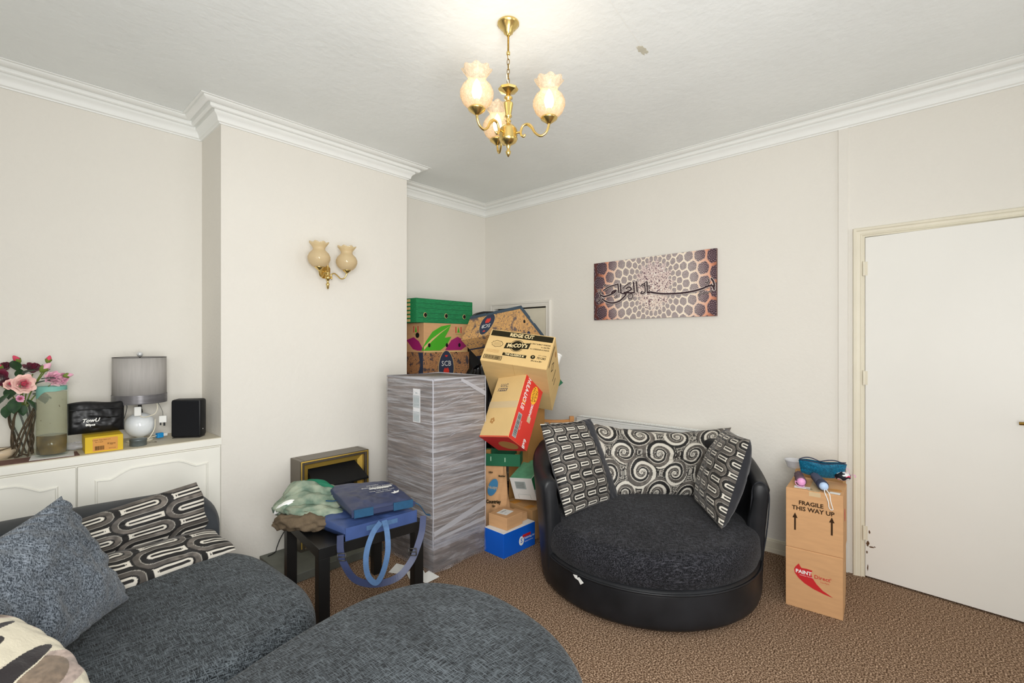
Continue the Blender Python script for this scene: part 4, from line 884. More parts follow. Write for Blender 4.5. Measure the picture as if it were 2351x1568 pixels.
s2.poly('-x', [(.185, -.105), (.10, -.105), (.04, -.095), (-.05, -.02), (.05, .005), (.12, -.03)], 'mag', 'magenta_leaf'); s2.poly('-x', [(.185, -.06), (.185, -.105), (.155, -.105)], 'lime', 'green_leaf', .0006, .0009)
for f, u in (('-y', .13), ('-x', .08)):
    s2.text(f, '1 1', u, .065, .075, 'redd', bold=.001, sx=1.0); s2.poly(f, [(u-.014, .045), (u+.014, .045), (u, .095)], 'lime', 'green_triangle', .0005, .0008); s2.polys(f, [rect(u-.03, .028, u+.03, .031)], 'lime', 'green_rule')
s2.text('-y', 'I R', -.03, -.005, .03, 'lab'); s2.polys('-y', [ell(-.215+.03, -.062, .013, .017), ell(.0, -.062, .013, .017), ell(.14, -.062, .013, .017)], 'hole', 'hand_hole', .0006, .0022)
s2.poly('-x', ell(.10, .02, .025, .022), 'hole', 'hand_hole'); s2.polys('-y', [rect(-.2375, -.12, .2375, -.110)], 'card2', 'pale_edge')
s3 = Carton('produce_crate', 'green wood-effect produce crate with round holes on top of the alcove stack', (.608, .37, .195), (2.585, 3.28, 1.5267), 0, m='greend', seam=None)
s3.polys('-y', [rect(-.29, -.096+i*.039, .303, -.061+i*.039) for i in range(5)], 'green', 'printed_plank', .0015, 0)
s3.poly('-y', rect(-.304, -.0975, -.285, .0975), 'green', 'corner_strip', .002, 0); s3.poly('-x', rect(-.18, -.0975, .183, .0975), 'green', 'side_print'); s3.polys('-x', [rect(.06, -.09+i*.032, .11, -.070+i*.032) for i in range(6)], 'card2', 'printed_plank', .0008, .001)
s3.polys('-y', [ell(-.215, -.035, .018, .020), ell(.002, -.035, .018, .020), ell(.205, -.035, .018, .020)], 'card2', 'hole_edge', .0004, .0016); s3.polys('-y', [ell(-.213, -.035, .015, .017), ell(.004, -.035, .015, .017), ell(.207, -.035, .015, .017)], 'hole', 'round_hole', .0004, .0021)

# black office chair hidden behind the heap
oc = thing('office_chair', 'black padded office chair mostly hidden behind the cartons in the corner', 'chair', (3.13, 3.18, 0))
def rsheet(w_, h_, th, n=18):
    b_ = MB(); out = [(w_/2*math.copysign(abs(math.cos(t))**.6, math.cos(t)), h_/2*math.copysign(abs(math.sin(t))**.6, math.sin(t))) for t in [2*PI*i/36 for i in range(36)]]
    return out
b = MB().prism(rsheet(.46, .62, .06), .07, (0, -.05, 1.34), (1, -.35, 0), (0, 0.02, 1)); o = b.build('backrest', M['blk'], oc)
MB().prism(rsheet(.46, .44, .06), .08, (0, 0, .46), (1, 0, 0), (0, 1, 0)).build('seat', M['blk'], oc)
MB().tube([(0, .18, .48), (0, .14, .7), (0, 0, 1.1)], .02, 8).build('back_post', M['blk'], oc); MB().lathe([(.03, .09), (.025, .46)], n=12).build('gas_column', M['blk'], oc)
for i in range(5):
    a = 2*PI*i/5+.3; MB().tube([(0, 0, .09), (.13*math.cos(a), .13*math.sin(a), .075), (.24*math.cos(a), .24*math.sin(a), .06)], .016, 6).sphere((.24*math.cos(a), .24*math.sin(a), .028), .027, 10, 6).build('base_leg', M['blk'], oc)
# black refuse bag
M['bin'] = mat('black_polythene', (14, 15, 17), .22, bump=.4, bscale=18)
rb = thing('refuse_bag', 'shiny black refuse bag bulging between the stack and the tilted cartons', 'bag', (2.72, 2.85, 0))
def bag_fn(u, v):
    a = u*2*PI; r_ = .155*np.sin(np.clip(v, .02, .98)*PI)**.35*(1+.08*np.sin(a*5+v*9)+.05*np.sin(a*11-v*13)); zz = 1.17*v
    return [r_*np.cos(a)*1.0, r_*np.sin(a)*.95, zz+.02*np.sin(a*3)*v]
sheet('bag_body', bag_fn, 70, 50, M['bin'], rb)
# small dark green crate wedged behind the crisp carton on the right, and the white cap beside it
gc_ = Carton('wedge_crate', 'dark green crate corner wedged behind the tilted crisp carton', (.20, .12, .09), (2.985, 2.30, 1.105), R=(Matrix.Rotation(math.radians(-50), 3, 'Z') @ Matrix.Rotation(math.radians(52), 3, 'Y')), m='greend', seam=None)
wc = thing('white_pot', 'small white round tub wedged behind the crisp carton', 'tub', (2.892, 2.174, 1.235)); MB().lathe([(.022, -.06), (.030, -.055), (.032, .03), (.035, .032), (.035, .045), (.015, .05)], n=20, M=Matrix.Rotation(.5, 3, 'Y')).build('tub_body', M['wht'], wc)

# wooden chair behind the heap
M['pine'] = mat('honey_pine', (206, 146, 88), .45, noise=.15, nscale=6, stretch=(1, 1, 9))
wch = thing('wooden_chair', 'honey coloured wooden chair whose curved top rail peeps out behind the tan cartons', 'chair', (3.167, 2.387, 0), YAW-PI/2)
# rail across local x
cv = [(-.115+.23*t, .03*math.sin(PI*t)) for t in [i/12 for i in range(13)]]
b = MB()
for i in range(12): (xa, ya), (xb, yb) = cv[i], cv[i+1]; b.add([(xa, -.09-ya, .722), (xb, -.09-yb, .722), (xb, -.065-yb, .722), (xa, -.065-ya, .722), (xa, -.09-ya, .742), (xb, -.09-yb, .742), (xb, -.065-yb, .742), (xa, -.065-ya, .742)], [(3, 2, 1, 0), (4, 5, 6, 7), (0, 1, 5, 4), (2, 3, 7, 6), (0, 4, 7, 3), (1, 2, 6, 5)])
b.build('top_rail', M['pine'], wch)
for x in (-.125, .125):
    MB().box((x-.018, -.10, 0), (x+.018, -.062, .768), .003).build('back_post', M['pine'], wch); MB().box((x-.018, .085, 0), (x+.018, .12, .42), .003).build('leg', M['pine'], wch)
MB().box((-.14, -.06, .42), (.14, .13, .44), .004).build('seat', M['pine'], wch)
for x in (-.055, .055): MB().tube([(x, -.08, .44), (x, -.10, .6), (x, -.10, .724)], .008, 8).build('spindle', M['pine'], wch)

# radiator
rd = thing('radiator', 'white panel radiator with top grille under the calligraphy canvas', 'radiator', (X1, 1.66, 0)); RY = .63
MB().box((-.105, -RY, .14), (-.090, RY, .725), .004).build('front_panel', M['white'], rd); MB().box((-.045, -RY, .14), (-.030, RY, .725), .004).build('rear_panel', M['white'], rd)
b = MB()
for i in range(38): y = -RY+.03+i*(2*RY-.06)/37; b.box((-.109, y-.005, .17), (-.104, y+.005, .70), .002)
b.build('panel_rib', M['white'], rd)['kind'] = 'stuff'
b = MB().box((-.107, -RY, .728), (-.103, RY, .745)).box((-.032, -RY, .728), (-.028, RY, .745)).box((-.107, -RY, .742), (-.098, RY, .746)).box((-.037, -RY, .742), (-.028, RY, .746))
n_ = 62
for i in range(n_): y = -RY+i*(2*RY-.008)/(n_-1); b.box((-.098, y, .738), (-.037, y+.008, .744))
b.build('top_grille', M['white'], rd)
MB().box((-.105, -RY-.004, .14), (-.028, -RY, .745)).build('side_cover', M['white'], rd); MB().box((-.105, RY, .14), (-.028, RY+.004, .745)).build('side_cover', M['white'], rd)
MB().box((-.09, -RY+.08, .125), (-.0, -RY+.10, .14)).box((-.09, RY-.10, .125), (-.0, RY-.08, .14)).box((-.03, -.4, .3), (-.0, -.37, .4)).box((-.03, .37, .3), (-.0, .4, .4)).build('bracket', M['white'], rd)
for y in (-RY+.03, RY-.03): MB().lathe([(.009, 0), (.009, .15)], (-.068, y, 0), 10).build('pipe', M['white'], rd)

# ---------------------------------------------------------------- calligraphy canvas
cv_ = thing('calligraphy_canvas', 'wide unframed canvas with arabic calligraphy over a medallion lattice on the right wall', 'picture', (X1-.001, 1.677, 1.791))
CW, CHH = 1.0, .474
MB().box((-.020, -CW/2, -CHH/2), (0, CW/2, CHH/2), .001).build('canvas_body', mat('canvas_edge', (120, 92, 84), .8, noise=.3, nscale=30), cv_)
def qpx(X, Y):
    """from the measured print to canvas u (0 left..1 right), v (0 bottom..1 top)"""
    q = (X-180)/1952.; u = (q/3.344)/((1-q)/4.016+q/3.344); yt = 450-255*q; yb = 1340-68*q; return u, 1-(Y-yt)/(yb-yt)
ST = [([(2095, 850), (2072, 800), (2040, 790), (1980, 805), (1900, 840), (1780, 875), (1640, 902), (1500, 916), (1300, 922), (1150, 908), (1080, 895)], .0085),
      ([(2050, 680), (2082, 730), (2096, 790), (2085, 830)], .008), ([(1950, 735), (1985, 745), (2008, 712), (1990, 680)], .005), ([(1945, 815), (1965, 795), (1985, 815), (2005, 780), (2030, 800), (2050, 770)], .005),
      ([(1838, 942), (1880, 905), (1905, 915), (1935, 890), (1965, 905), (2060, 865)], .004), ([(1075, 895), (1050, 910), (1060, 870)], .006),
      ([(1022, 735), (1030, 905)], .0075), ([(985, 760), (995, 880), (965, 915), (925, 915), (945, 885)], .0065), ([(935, 780), (985, 750), (1010, 730)], .004), ([(855, 735), (868, 890)], .008), ([(808, 740), (822, 900)], .008),
      ([(895, 780), (925, 800), (960, 775), (975, 800)], .004), ([(602, 770), (608, 900)], .008), ([(560, 768), (575, 900)], .008), ([(640, 835), (690, 790), (760, 745)], .006),
      ([(690, 840), (740, 815), (775, 850), (730, 880), (680, 905), (820, 905)], .0075), ([(740, 930), (790, 930), (790, 985), (740, 1000), (720, 960), (745, 930)], .005),
      ([(310, 1005), (380, 1050), (470, 1068), (570, 1045), (640, 990), (690, 930), (660, 900)], .0085), ([(285, 945), (340, 965), (420, 945), (500, 905), (530, 870), (480, 885), (460, 910)], .0085),
      ([(330, 870), (420, 815), (540, 775)], .007), ([(235, 1025), (285, 960), (255, 895)], .006), ([(262, 1062), (310, 1012)], .005), ([(335, 810), (365, 775), (345, 790), (372, 800)], .004), ([(500, 985), (540, 960), (545, 935)], .004), ([(240, 870), (285, 880), (280, 850), (300, 920)], .004),
      ([(600, 905), (640, 920), (690, 925)], .007), ([(1040, 800), (1060, 790), (1050, 830)], .004)]
def canvas_col(u, v):
    x = u*CW; y = v*CHH; cx, cy = .53, .245; dx, dy = (x-cx), (y-cy)*.80; r = np.hypot(dx, dy)+1e-6; th = np.arctan2(dy, dx)
    n = 30; rho = np.log(r/.15)*n/(2*PI)*1.0; tt = th*n/(2*PI); row = np.floor(rho); tt2 = tt+.5*np.mod(row, 2)
    best = np.full(r.shape, 9.); sec = np.full(r.shape, 9.); phi = np.zeros(r.shape)
    for dr in (-1, 0, 1):
        for dc in (-1, 0, 1):
            rw = row+dr; tq = tt+.5*np.mod(rw, 2); d = np.hypot(tq-np.round(tq)-dc, rho-rw-.5); m_ = d < best; sec = np.where(m_, best, np.minimum(sec, d)); best = np.where(m_, d, best); phi = np.where(m_, np.arctan2(rho-rw-.5, tq-np.round(tq)-dc), phi)
    far = np.clip((r-.30)/.16, 0, 1)[:, None]
    lat = L3((250, 236, 216))*(1-far)+L3((222, 146, 112))*far; f2 = np.clip((r-.44)/.07, 0, 1)[:, None]; lat = lat*(1-f2)+L3((92, 52, 50))*f2
    med = L3((150, 138, 136))*(1-far)+L3((104, 78, 86))*far; f3 = np.clip((r-.36)/.14, 0, 1)[:, None]; med = med*(1-f3)+L3((70, 50, 58))*f3
    dots = (np.cos(8*phi)*np.sin(best*42) > .25)[:, None]; med = np.where(dots, med*2.3+.08, med*.75)
    
    k = np.clip((sec-best-.13)/.07, 0, 1)[:, None]; col = lat*(1-k)+med*k
    # speckled centre
    inn = np.clip((.155+.02*np.sin(th*15)-r)/.02, 0, 1)[:, None]
    sp = L3((226, 206, 196))*(1-.0)+0*col; up_ = np.clip((y-cy)/.2, -1, 1)[:, None]; sp = sp*(1-.12*up_)+np.array([.02, 0, .03])*up_
    s2_ = vnoise(x*170, y*170, 9); sp = np.where((s2_ > .70)[:, None], L3((110, 84, 96)), sp); sp = np.where((s2_ < .22)[:, None], L3((246, 240, 232)), sp)
    col = col*(1-inn)+sp*inn
    dmin = np.full(x.shape, 9.); wmin = np.full(x.shape, .01); sh = np.full(x.shape, 9.)
    for pts, w_ in ST:
        Q = [qpx(*p) for p in pts]; Q = [(a*CW, b_*CHH) for a, b_ in Q]; C3 = cr([(a, b_, 0) for a, b_ in Q], 6); w_ = w_*1.15
        for a, b_ in zip(C3[:-1], C3[1:]):
            ax_, ay_ = a.x, a.y; ex, ey = b_.x-ax_, b_.y-ay_; l2 = ex*ex+ey*ey+1e-12
            bb = (np.abs(x-ax_) < .06) & (np.abs(y-ay_) < .06); X_, Y_ = x[bb], y[bb]
            t = np.clip(((X_-ax_)*ex+(Y_-ay_)*ey)/l2, 0, 1); d = np.hypot(X_-ax_-t*ex, Y_-ay_-t*ey)/w_; dmin[bb] = np.minimum(dmin[bb], d)
            d2 = np.hypot(X_-ax_-t*ex-.006, Y_-ay_-t*ey+.006)/w_; sh[bb] = np.minimum(sh[bb], d2)
    k = (sh < 1.0)[:, None]; col = np.where(k, col*.45, col)
    col = np.where((dmin < 1.05)[:, None], L3((236, 224, 216)), col); col = np.where((dmin < .72)[:, None], L3((58, 40, 46)), col)
    return col
sheet('canvas_print', lambda u, v: [-.0206+0*u, CW/2-CW*u, -CHH/2+CHH*v], 560, 280, M['canvas'], cv_, canvas_col)

# ---------------------------------------------------------------- lamps
def shade_prof(k=1.):
    return [(.022, 0), (.040, .006), (.058, .025), (.068, .050), (.068, .068), (.058, .090), (.042, .106), (.036, .116), (.038, .126), (.046, .138), (.054, .148), (.060, .156)]
def make_shade(parent, p, k, glass, name='glass_shade'):
    pr = shade_prof(); wv = lambda j: (8, .0009*k*max(0, j-8)**1.3, .0011*k*max(0, j-8)**1.1) if j > 8 else None
    o = MB().lathe([(r*k, z*k) for r, z in pr], p, 48, wave=wv, cap=False).build(name, M[glass], parent, True)
    md = o.modifiers.new('s', 'SOLIDIFY'); md.thickness = .002; return o
M['etched'] = thin('etched_pattern_glass', (252, 244, 232), .25, .3, noise=[(60, (0, 0, 0), (1, 1, .6)), (80, (.6, .5, .4), (1, 1, 1))], white=(242, 228, 206), amax=.75)
M['bulb'] = mat('lit_bulb', (255, 244, 224), .4, emit=(255, 242, 222), estr=4)
cx_, cy_ = 1.505, 1.387
chd = thing('chandelier', 'brass three-arm ceiling light with frilled glass shades, lit', 'ceiling light', (cx_, cy_, 0))
MB().lathe([(.044, ZC), (.047, ZC-.004), (.047, ZC-.010), (.040, ZC-.014), (.034, ZC-.026), (.022, ZC-.034), (.020, ZC-.046), (.010, ZC-.054), (.006, ZC-.060)], n=28).build('ceiling_rose', M['brass'], chd, True)
MB().lathe([(.0045, ZC-.058), (.0045, ZC-.125), (.008, ZC-.127), (.008, ZC-.138), (.004, ZC-.140)], n=12).build('drop_rod', M['brass'], chd, True)
zt = 2.468
b = MB()
def link(z, a, rr_=.010, hl=.016): return [(rr_*math.cos(t)*math.cos(a), rr_*math.cos(t)*math.sin(a), z+hl*math.sin(t)) for t in [2*PI*i/14 for i in range(14)]]
z = ZC-.148
b.tube(link(z, .5, .011, .011), .0018, 6, True, sm=False); z -= .022; i = 0
while z > zt+.012: b.tube(link(z, .5 if i % 2 else 2.0, .0055, .0135), .0015, 6, True, sm=False); z -= .0205; i += 1
b.build('chain', M['brassd'], chd, True)
MB().tube([(.0, 0, ZC-.13), (.010, .004, ZC-.19), (-.004, .006, ZC-.23), (.006, -.004, zt)], .0022, 6).build('flex', M['yel'] if False else M['cream'], chd, True)
MB().lathe([(.004, zt+.004), (.012, zt), (.040, zt-.004), (.044, zt-.008), (.040, zt-.016), (.018, zt-.026), (.010, zt-.030)], n=8).build('octagonal_cap', M['brass'], chd)
MB().lathe([(.010, zt-.028), (.009, zt-.038), (.018, zt-.044), (.018, zt-.050), (.009, zt-.056), (.009, zt-.062), (.020, zt-.068), (.021, zt-.074), (.013, zt-.118), (.015, zt-.122), (.016, zt-.128), (.009, zt-.132), (.008, zt-.140), (.013, zt-.146), (.009, zt-.152), (.010, zt-.160), (.026, zt-.168), (.036, zt-.180), (.039, zt-.186), (.037, zt-.190), (.040, zt-.196), (.037, zt-.201), (.040, zt-.207), (.037, zt-.212), (.041, zt-.222), (.034, zt-.236), (.018, zt-.246), (.010, zt-.250), (.009, zt-.258), (.007, zt-.262), (.006, zt-.270), (.012, zt-.278), (.010, zt-.286), (.002, zt-.300)], n=24).build('centre_stem', M['brass'], chd, True)
zarm = zt-.200
for k, ang in enumerate((225-47.785, -15.7-47.785, 107-47.785)):
    a = math.radians(ang); u_ = Vector((math.cos(a), math.sin(a), 0)); P_ = lambda r_, z_: tuple(u_*r_+Vector((0, 0, z_)))
    zc_ = 2.304
    MB().tube([P_(.036, zarm), P_(.052, zarm), P_(.056, zarm)], .005, 8).tube([P_(.075, zarm-.012), P_(.068, zarm-.020), P_(.058, zarm-.012), P_(.056, zarm+.004), P_(.066, zarm+.026), P_(.086, zarm+.030), P_(.104, zarm+.014), P_(.120, zarm-.012), P_(.142, zarm-.026), P_(.164, zarm-.016), P_(.176, zarm+.008), P_(.178, zc_-.010)], lambda t: .0052+.002*math.exp(-((t-.5)/.06)**2), 10).build('curved_arm', M['brass'], chd, True)
    p = P_(.178, zc_)
    MB().lathe([(.006, -.016), (.012, -.012), (.034, .004), (.036, .008), (.033, .012), (.0, .013)], p, 24).build('shade_gallery', M['brass'], chd, True)
    make_shade(chd, (p[0], p[1], p[2]+.010), 1.0, 'etched')
    MB().lathe([(.010, .012), (.010, .050)], p, 12).build('candle_tube', M['cream'], chd, True)
    MB().lathe([(.010, .048), (.018, .062), (.021, .078), (.018, .098), (.010, .118), (.003, .130)], p, 16).build('candle_bulb', M['bulb'], chd, True)
    l = bpy.data.lights.new('bulb_light', 'POINT'); l.energy = .42; l.color = (1, .9, .76); l.shadow_soft_size = .04; lo_ = bpy.data.objects.new('bulb_light', l); C.collection.objects.link(lo_); lo_.parent = chd; lo_.location = (p[0], p[1], p[2]+.165)
# wall sconce
sx0, sy0, sz0 = 1.547, Y2, 1.855
scn = thing('wall_sconce', 'unlit brass twin wall light with amber glass shades on the chimney breast', 'wall light', (sx0, sy0, sz0))
oct_ = [(.040*math.cos(PI/8+PI/4*i), .055*math.sin(PI/8+PI/4*i)) for i in range(8)]
MB().prism(oct_, .010, (0, 0, 0), (1, 0, 0), (0, 0, 1)).build('backplate', M['brass'], scn)
MB().tube([(0, -.008, 0), (0, -.045, -.005)], .006, 8, sm=False).build('wall_stub', M['brass'], scn, True)
MB().lathe([(.002, .115), (.006, .108), (.005, .092), (.010, .085), (.014, .075), (.006, .066), (.006, .0), (.012, -.012), (.012, -.024), (.006, -.030), (.016, -.040), (.017, -.052), (.012, -.062), (.006, -.072), (.006, -.085), (.013, -.092), (.008, -.102), (.007, -.120), (.002, -.126)], (0, -.048, 0), 16).build('centre_stem', M['brass'], scn, True)
for sg, (ex, ey) in ((-1, (-.103, -.135)), (1, (.090, -.135))):
    q = Vector((ex, ey+.048, 0)); dd = q.length; u_ = q.normalized(); P_ = lambda r_, z_: (u_.x*r_*dd, -.048+u_.y*r_*dd, z_)
    MB().tube([P_(.08, -.045), P_(.22, -.055), P_(.18, -.030), P_(.34, -.020), P_(.50, -.034), P_(.68, -.055), P_(.88, -.050), P_(1, -.022), P_(1, -.010)], .0045, 8).build('curved_arm', M['brass'], scn, True)
    MB().lathe([(.006, -.020), (.012, -.014), (.026, -.002), (.028, .004), (.0, .005)], (ex, ey, 0), 20).build('shade_gallery', M['brass'], scn, True)
    make_shade(scn, (ex, ey, 0), 1.02, 'amberglass'); MB().lathe([(.009, .005), (.010, .035), (.014, .05), (.016, .065), (.012, .09), (.002, .11)], (ex, ey, 0), 12).build('candle_bulb', M['wht'], scn, True)

# ---------------------------------------------------------------- hearth and electric fire
he = thing('hearth_slab', 'low grey slate hearth slab on the carpet under the electric fire', 'hearth', (1.44, 2.93, 0)); MB().box((-.31, -.205, 0), (.31, .202, .050), .004).build('slab', M['slate'], he)
ef = thing('electric_fire', 'brass trimmed electric fire with black canopy fixed to the chimney breast', 'fireplace', (1.557, Y2, .0505)); fx, fz = .24, .571; dp = .148
b = MB()
for (lo_, hi_) in (((-fx, -dp, 0), (-fx+.028, -.001, fz)), ((fx-.028, -dp, 0), (fx, -.001, fz)), ((-fx+.028, -dp, fz-.028), (fx-.028, -.001, fz)), ((-fx+.028, -dp, 0), (fx-.028, -.001, .02))): b.box(lo_, hi_, .003)
b.build('outer_casing', M['bronze'], ef)
# brass splayed inner frame
V = []; 
for (q, y) in ((0, -dp-.003), (.006, -dp-.005), (.030, -dp+.030), (.062, -dp+.040), (.066, -dp+.080)): V += [(-fx+.004+q, y, .02), (-fx+.004+q, y, fz-.004-q), (fx-.004-q, y, fz-.004-q), (fx-.004-q, y, .02)]
Fc = [(j*4+i, (j+1)*4+i, (j+1)*4+i+1, j*4+i+1) for j in range(4) for i in range(3)]
MB().add(V, Fc).build('brass_surround', mat('bright_brass_sheet', (226, 190, 92), .38, metal=.75), ef)
MB().box((-fx+.06, -.05, .02), (fx-.06, -.045, fz-.05)).build('back_board', M['blk'], ef)
MB().prism([(-.165, fz-.085), (.165, fz-.085), (.185, fz-.20), (-.185, fz-.20)], .004, (0, 0, 0), (1, 0, 0), (0, 0, 1)).build('x', M['blk'], ef) if False else None
MB().add([(-.168, -.085, fz-.075), (.168, -.085, fz-.075), (.205, -.205, fz-.175), (-.165, -.205, fz-.175), (-.165, -.205, fz-.185), (.205, -.205, fz-.185), (-.168, -.05, fz-.075), (.168, -.05, fz-.075), (.168, -.05, fz-.20), (-.168, -.05, fz-.20)], [(0, 3, 2, 1), (3, 4, 5, 2), (6, 0, 1, 7), (1, 2, 5, 8, 7), (0, 6, 9, 4, 3), (9, 8, 5, 4)]).build('canopy', M['blk'], ef)
for z in (.06, .09, .12, .15): MB().tube([(-.15, -.09, z), (.15, -.09, z)], .004, 6, sm=False).build('fire_bar', M['brass'], ef, True)
MB().box((-.17, -.14, .0), (.17, -.06, .04), .006).build('fuel_tray', M['blk'], ef)
cab = MB().tube([(1.33, 3.09, .20), (1.29, 3.11, .185), (1.25, 3.115, .13), (1.225, 3.11, .08), (1.21, 3.10, .056), (1.16, 3.08, .054)], .003, 6).build('power_cable', M['blk'], None, True); tag(cab, 'thin black cable curling from the fire onto the hearth', 'cable')
pp_ = MB()
for k, (x, y, r_) in enumerate(((1.665, 2.43, .5), (1.70, 2.31, -.35), (1.715, 2.215, .1))):
    c_, s_ = math.cos(r_), math.sin(r_); q = [(-.05, -.04), (.05, -.045), (.048, .04), (-.045, .045)]; z0 = .0012+.002*k
    O_ = thing('paper_slip', ('white paper slip on the carpet beside the right front table leg', 'white paper slip in the middle of three under the table', 'white paper slip nearest the wrapped cabinet')[k], 'paper', (x, y, 0), r_, None)
    MB().add([(a, b_, z0+(.012 if i == 2 else 0)) for i, (a, b_) in enumerate(q)]+[(a, b_, z0+.0008+(.012 if i == 2 else 0)) for i, (a, b_) in enumerate(q)], [(3, 2, 1, 0), (4, 5, 6, 7), (0, 1, 5, 4), (1, 2, 6, 5), (2, 3, 7, 6), (3, 0, 4, 7)]).build('sheet', M['wht'], O_)

# ---------------------------------------------------------------- delivery bags and jacket on the table
M['bag'] = mat('navy_nylon', (50, 58, 88), .42, noise=.18, nscale=7, bump=.25, bscale=14)
M['bag2'] = mat('blue_nylon', (60, 80, 128), .45, noise=.18, nscale=7, bump=.25, bscale=14)
M['web'] = mat('teal_webbing', (28, 72, 104), .7, noise=.1, nscale=60); M['web2'] = mat('pale_blue_webbing', (72, 102, 140), .7, noise=.1, nscale=60)
def soft_bag(name, label, corners, h, m, seed, top=None):
    """flattened soft bag: 4 bottom corners (FL FR BR BL) in room space, height h"""
    P = [Vector(p) for p in corners]; O = sum(P, Vector())/4; O.z = min(p.z for p in P); t = thing(name, label, 'bag', O); Q = [p-O for p in P]
    def surf(side):
        def fn(u, v):
            e = (np.clip(4*u*(1-u), 0, 1)**.18)*(np.clip(4*v*(1-v), 0, 1)**.18); wr = .010*(vnoise(u*6+seed, v*6, seed)-.5)+.006*(vnoise(u*15, v*15, seed+1)-.5)
            X = [Q[0][i]*(1-u)*(1-v)+Q[1][i]*u*(1-v)+Q[2][i]*u*v+Q[3][i]*(1-u)*v for i in range(3)]
            z = X[2]+h/2+(h/2*e+wr*e)*side; return [X[0], X[1], np.maximum(z, X[2]*.0+.0005)]
        return fn
    sheet('top_panel', surf(1), 60, 60, m, t); sheet('bottom_panel', surf(-1), 30, 30, m, t); return t, Q, O
c1 = [(1.105, 2.040, TZ+.001), (1.475, 1.995, TZ+.001), (1.50, 2.42, TZ+.001), (1.06, 2.47, TZ+.001)]
b1, Q1, O1 = soft_bag('delivery_bag', 'blue insulated bag lying flat on the coffee table beneath the navy bag', c1, .075, M['bag2'], 3)
MB().prism(rect(0, .006, .37, .066), .004, (Q1[0].x-.0, Q1[0].y-.002, 0), (Q1[1]-Q1[0]), (0, 0, 1)).build('front_band', M['bag2'], b1)
MB().prism(rect(.10, .030, .26, .052), .006, (Q1[0].x, Q1[0].y-.003, 0), (Q1[1]-Q1[0]), (0, 0, 1)).build('grab_handle', M['web2'], b1)
def ribbon(name, pts, wd, nrm_, m_, parent, th=.002):
    P = cr(pts, 8); n_ = Vector(nrm_).normalized(); V = []; Fc = []
    for j, p in enumerate(P):
        t = (P[min(len(P)-1, j+1)]-P[max(0, j-1)]).normalized(); sd = t.cross(n_); sd = sd.normalized() if sd.length > .05 else RT.copy(); nn = sd.cross(t).normalized()
        for a, e in ((-1, -1), (1, -1), (1, 1), (-1, 1)): V.append(p+sd*a*wd/2+nn*e*th/2)
    for j in range(len(P)-1):
        for i in range(4): Fc.append((j*4+i, j*4+(i+1) % 4, j*4+4+(i+1) % 4, j*4+4+i))
    Fc += [(3, 2, 1, 0), tuple((len(P)-1)*4+i for i in range(4))]
    return MB().add(V, Fc).build(name, m_, parent)
def W_(p, O): return tuple(Vector(p)-O)
st = [W_(LD(lt, dp_, z), O1) for lt, dp_, z in ((-.775, 2.15, .50), (-.765, 2.125, .44), (-.745, 2.12, .38), (-.70, 2.13, .31), (-.62, 2.16, .275), (-.53, 2.20, .285), (-.475, 2.24, .34), (-.45, 2.27, .40), (-.435, 2.30, .46), (-.435, 2.335, .52))]
ribbon('shoulder_strap', st, .030, FW*-1+Vector((0, 0, .25)), M['bag'], b1, .004)
for lt, dp_, z in ((-.755, 2.115, .42), (-.468, 2.245, .385)):
    q = Vector(W_(LD(lt, dp_, z), O1)); b = MB()
    for (a, e) in (((-.018, -.016), (.018, -.016)), ((.018, -.016), (.018, .016)), ((.018, .016), (-.018, .016)), ((-.018, .016), (-.018, -.016)), ((-.018, 0), (.018, 0))): b.tube([q+RT*a[0]+Vector((0, 0, a[1]))-FW*.006, q+RT*e[0]+Vector((0, 0, e[1]))-FW*.006], .0025, 6, sm=False)
    b.build('strap_buckle', M['dkgrey'], b1, True)
lp = [W_(LD(lt, dp_, z), O1) for lt, dp_, z in ((-.615, 2.225, .53), (-.635, 2.17, .50), (-.655, 2.14, .42), (-.650, 2.14, .33), (-.615, 2.15, .285), (-.585, 2.16, .33), (-.565, 2.165, .42), (-.575, 2.19, .50), (-.600, 2.235, .535))]
ribbon('carry_handle', lp, .024, FW*-1+RT*.35+Vector((0, 0, .25)), M['web2'], b1, .003)
c2 = [(1.135, 2.035, TZ+.082), (1.44, 1.965, TZ+.078), (1.535, 2.34, TZ+.078), (1.235, 2.485, TZ+.085)]
b2, Q2, O2 = soft_bag('delivery_bag', 'navy insulated bag with white printing on top of the pile on the coffee table', c2, .072, M['bag'], 8)
e1 = (Q2[1]-Q2[0]); e1n = e1.normalized(); nrm = Vector((e1n.y, -e1n.x, 0))
MB().prism(rect(0, .026, e1.length, .048), .004, Q2[0]+nrm*.002, e1n, (0, 0, 1)).build('front_binding', M['bag'], b2)
for ua, ub in ((.01, .10), (.20, .30)): MB().prism(rect(ua, .022, ub, .060), .007, Q2[0]+nrm*.003, e1n, (0, 0, 1)).build('webbing_tab', M['web'], b2)
MB().tube([Q2[1]+Vector((.0, .0, .04)), Q2[1]+Vector((.025, -.01, .02)), Q2[1]+Vector((.06, -.01, -.03)), Q2[1]+Vector((.095, .0, -.048))], .008, 8, flat=(1, .3)).build('side_strap', M['web'], b2, True)
MB().tube([Q2[3]+Vector((-.01, -.22, .04)), Q2[3]+Vector((-.05, -.19, .03)), Q2[3]+Vector((-.085, -.17, .035))], .007, 8, flat=(1, .3)).build('side_strap', M['web'], b2, True)
Uf = e1n; Vf = (Q2[3]-Q2[0]); Vf = (Vf-Uf*Vf.dot(Uf)).normalized(); Ot = Q2[0]+Vector((0, 0, .077))
def on_top(u, v, z=0): return Ot+Uf*u+Vf*v+Vector((0, 0, z))
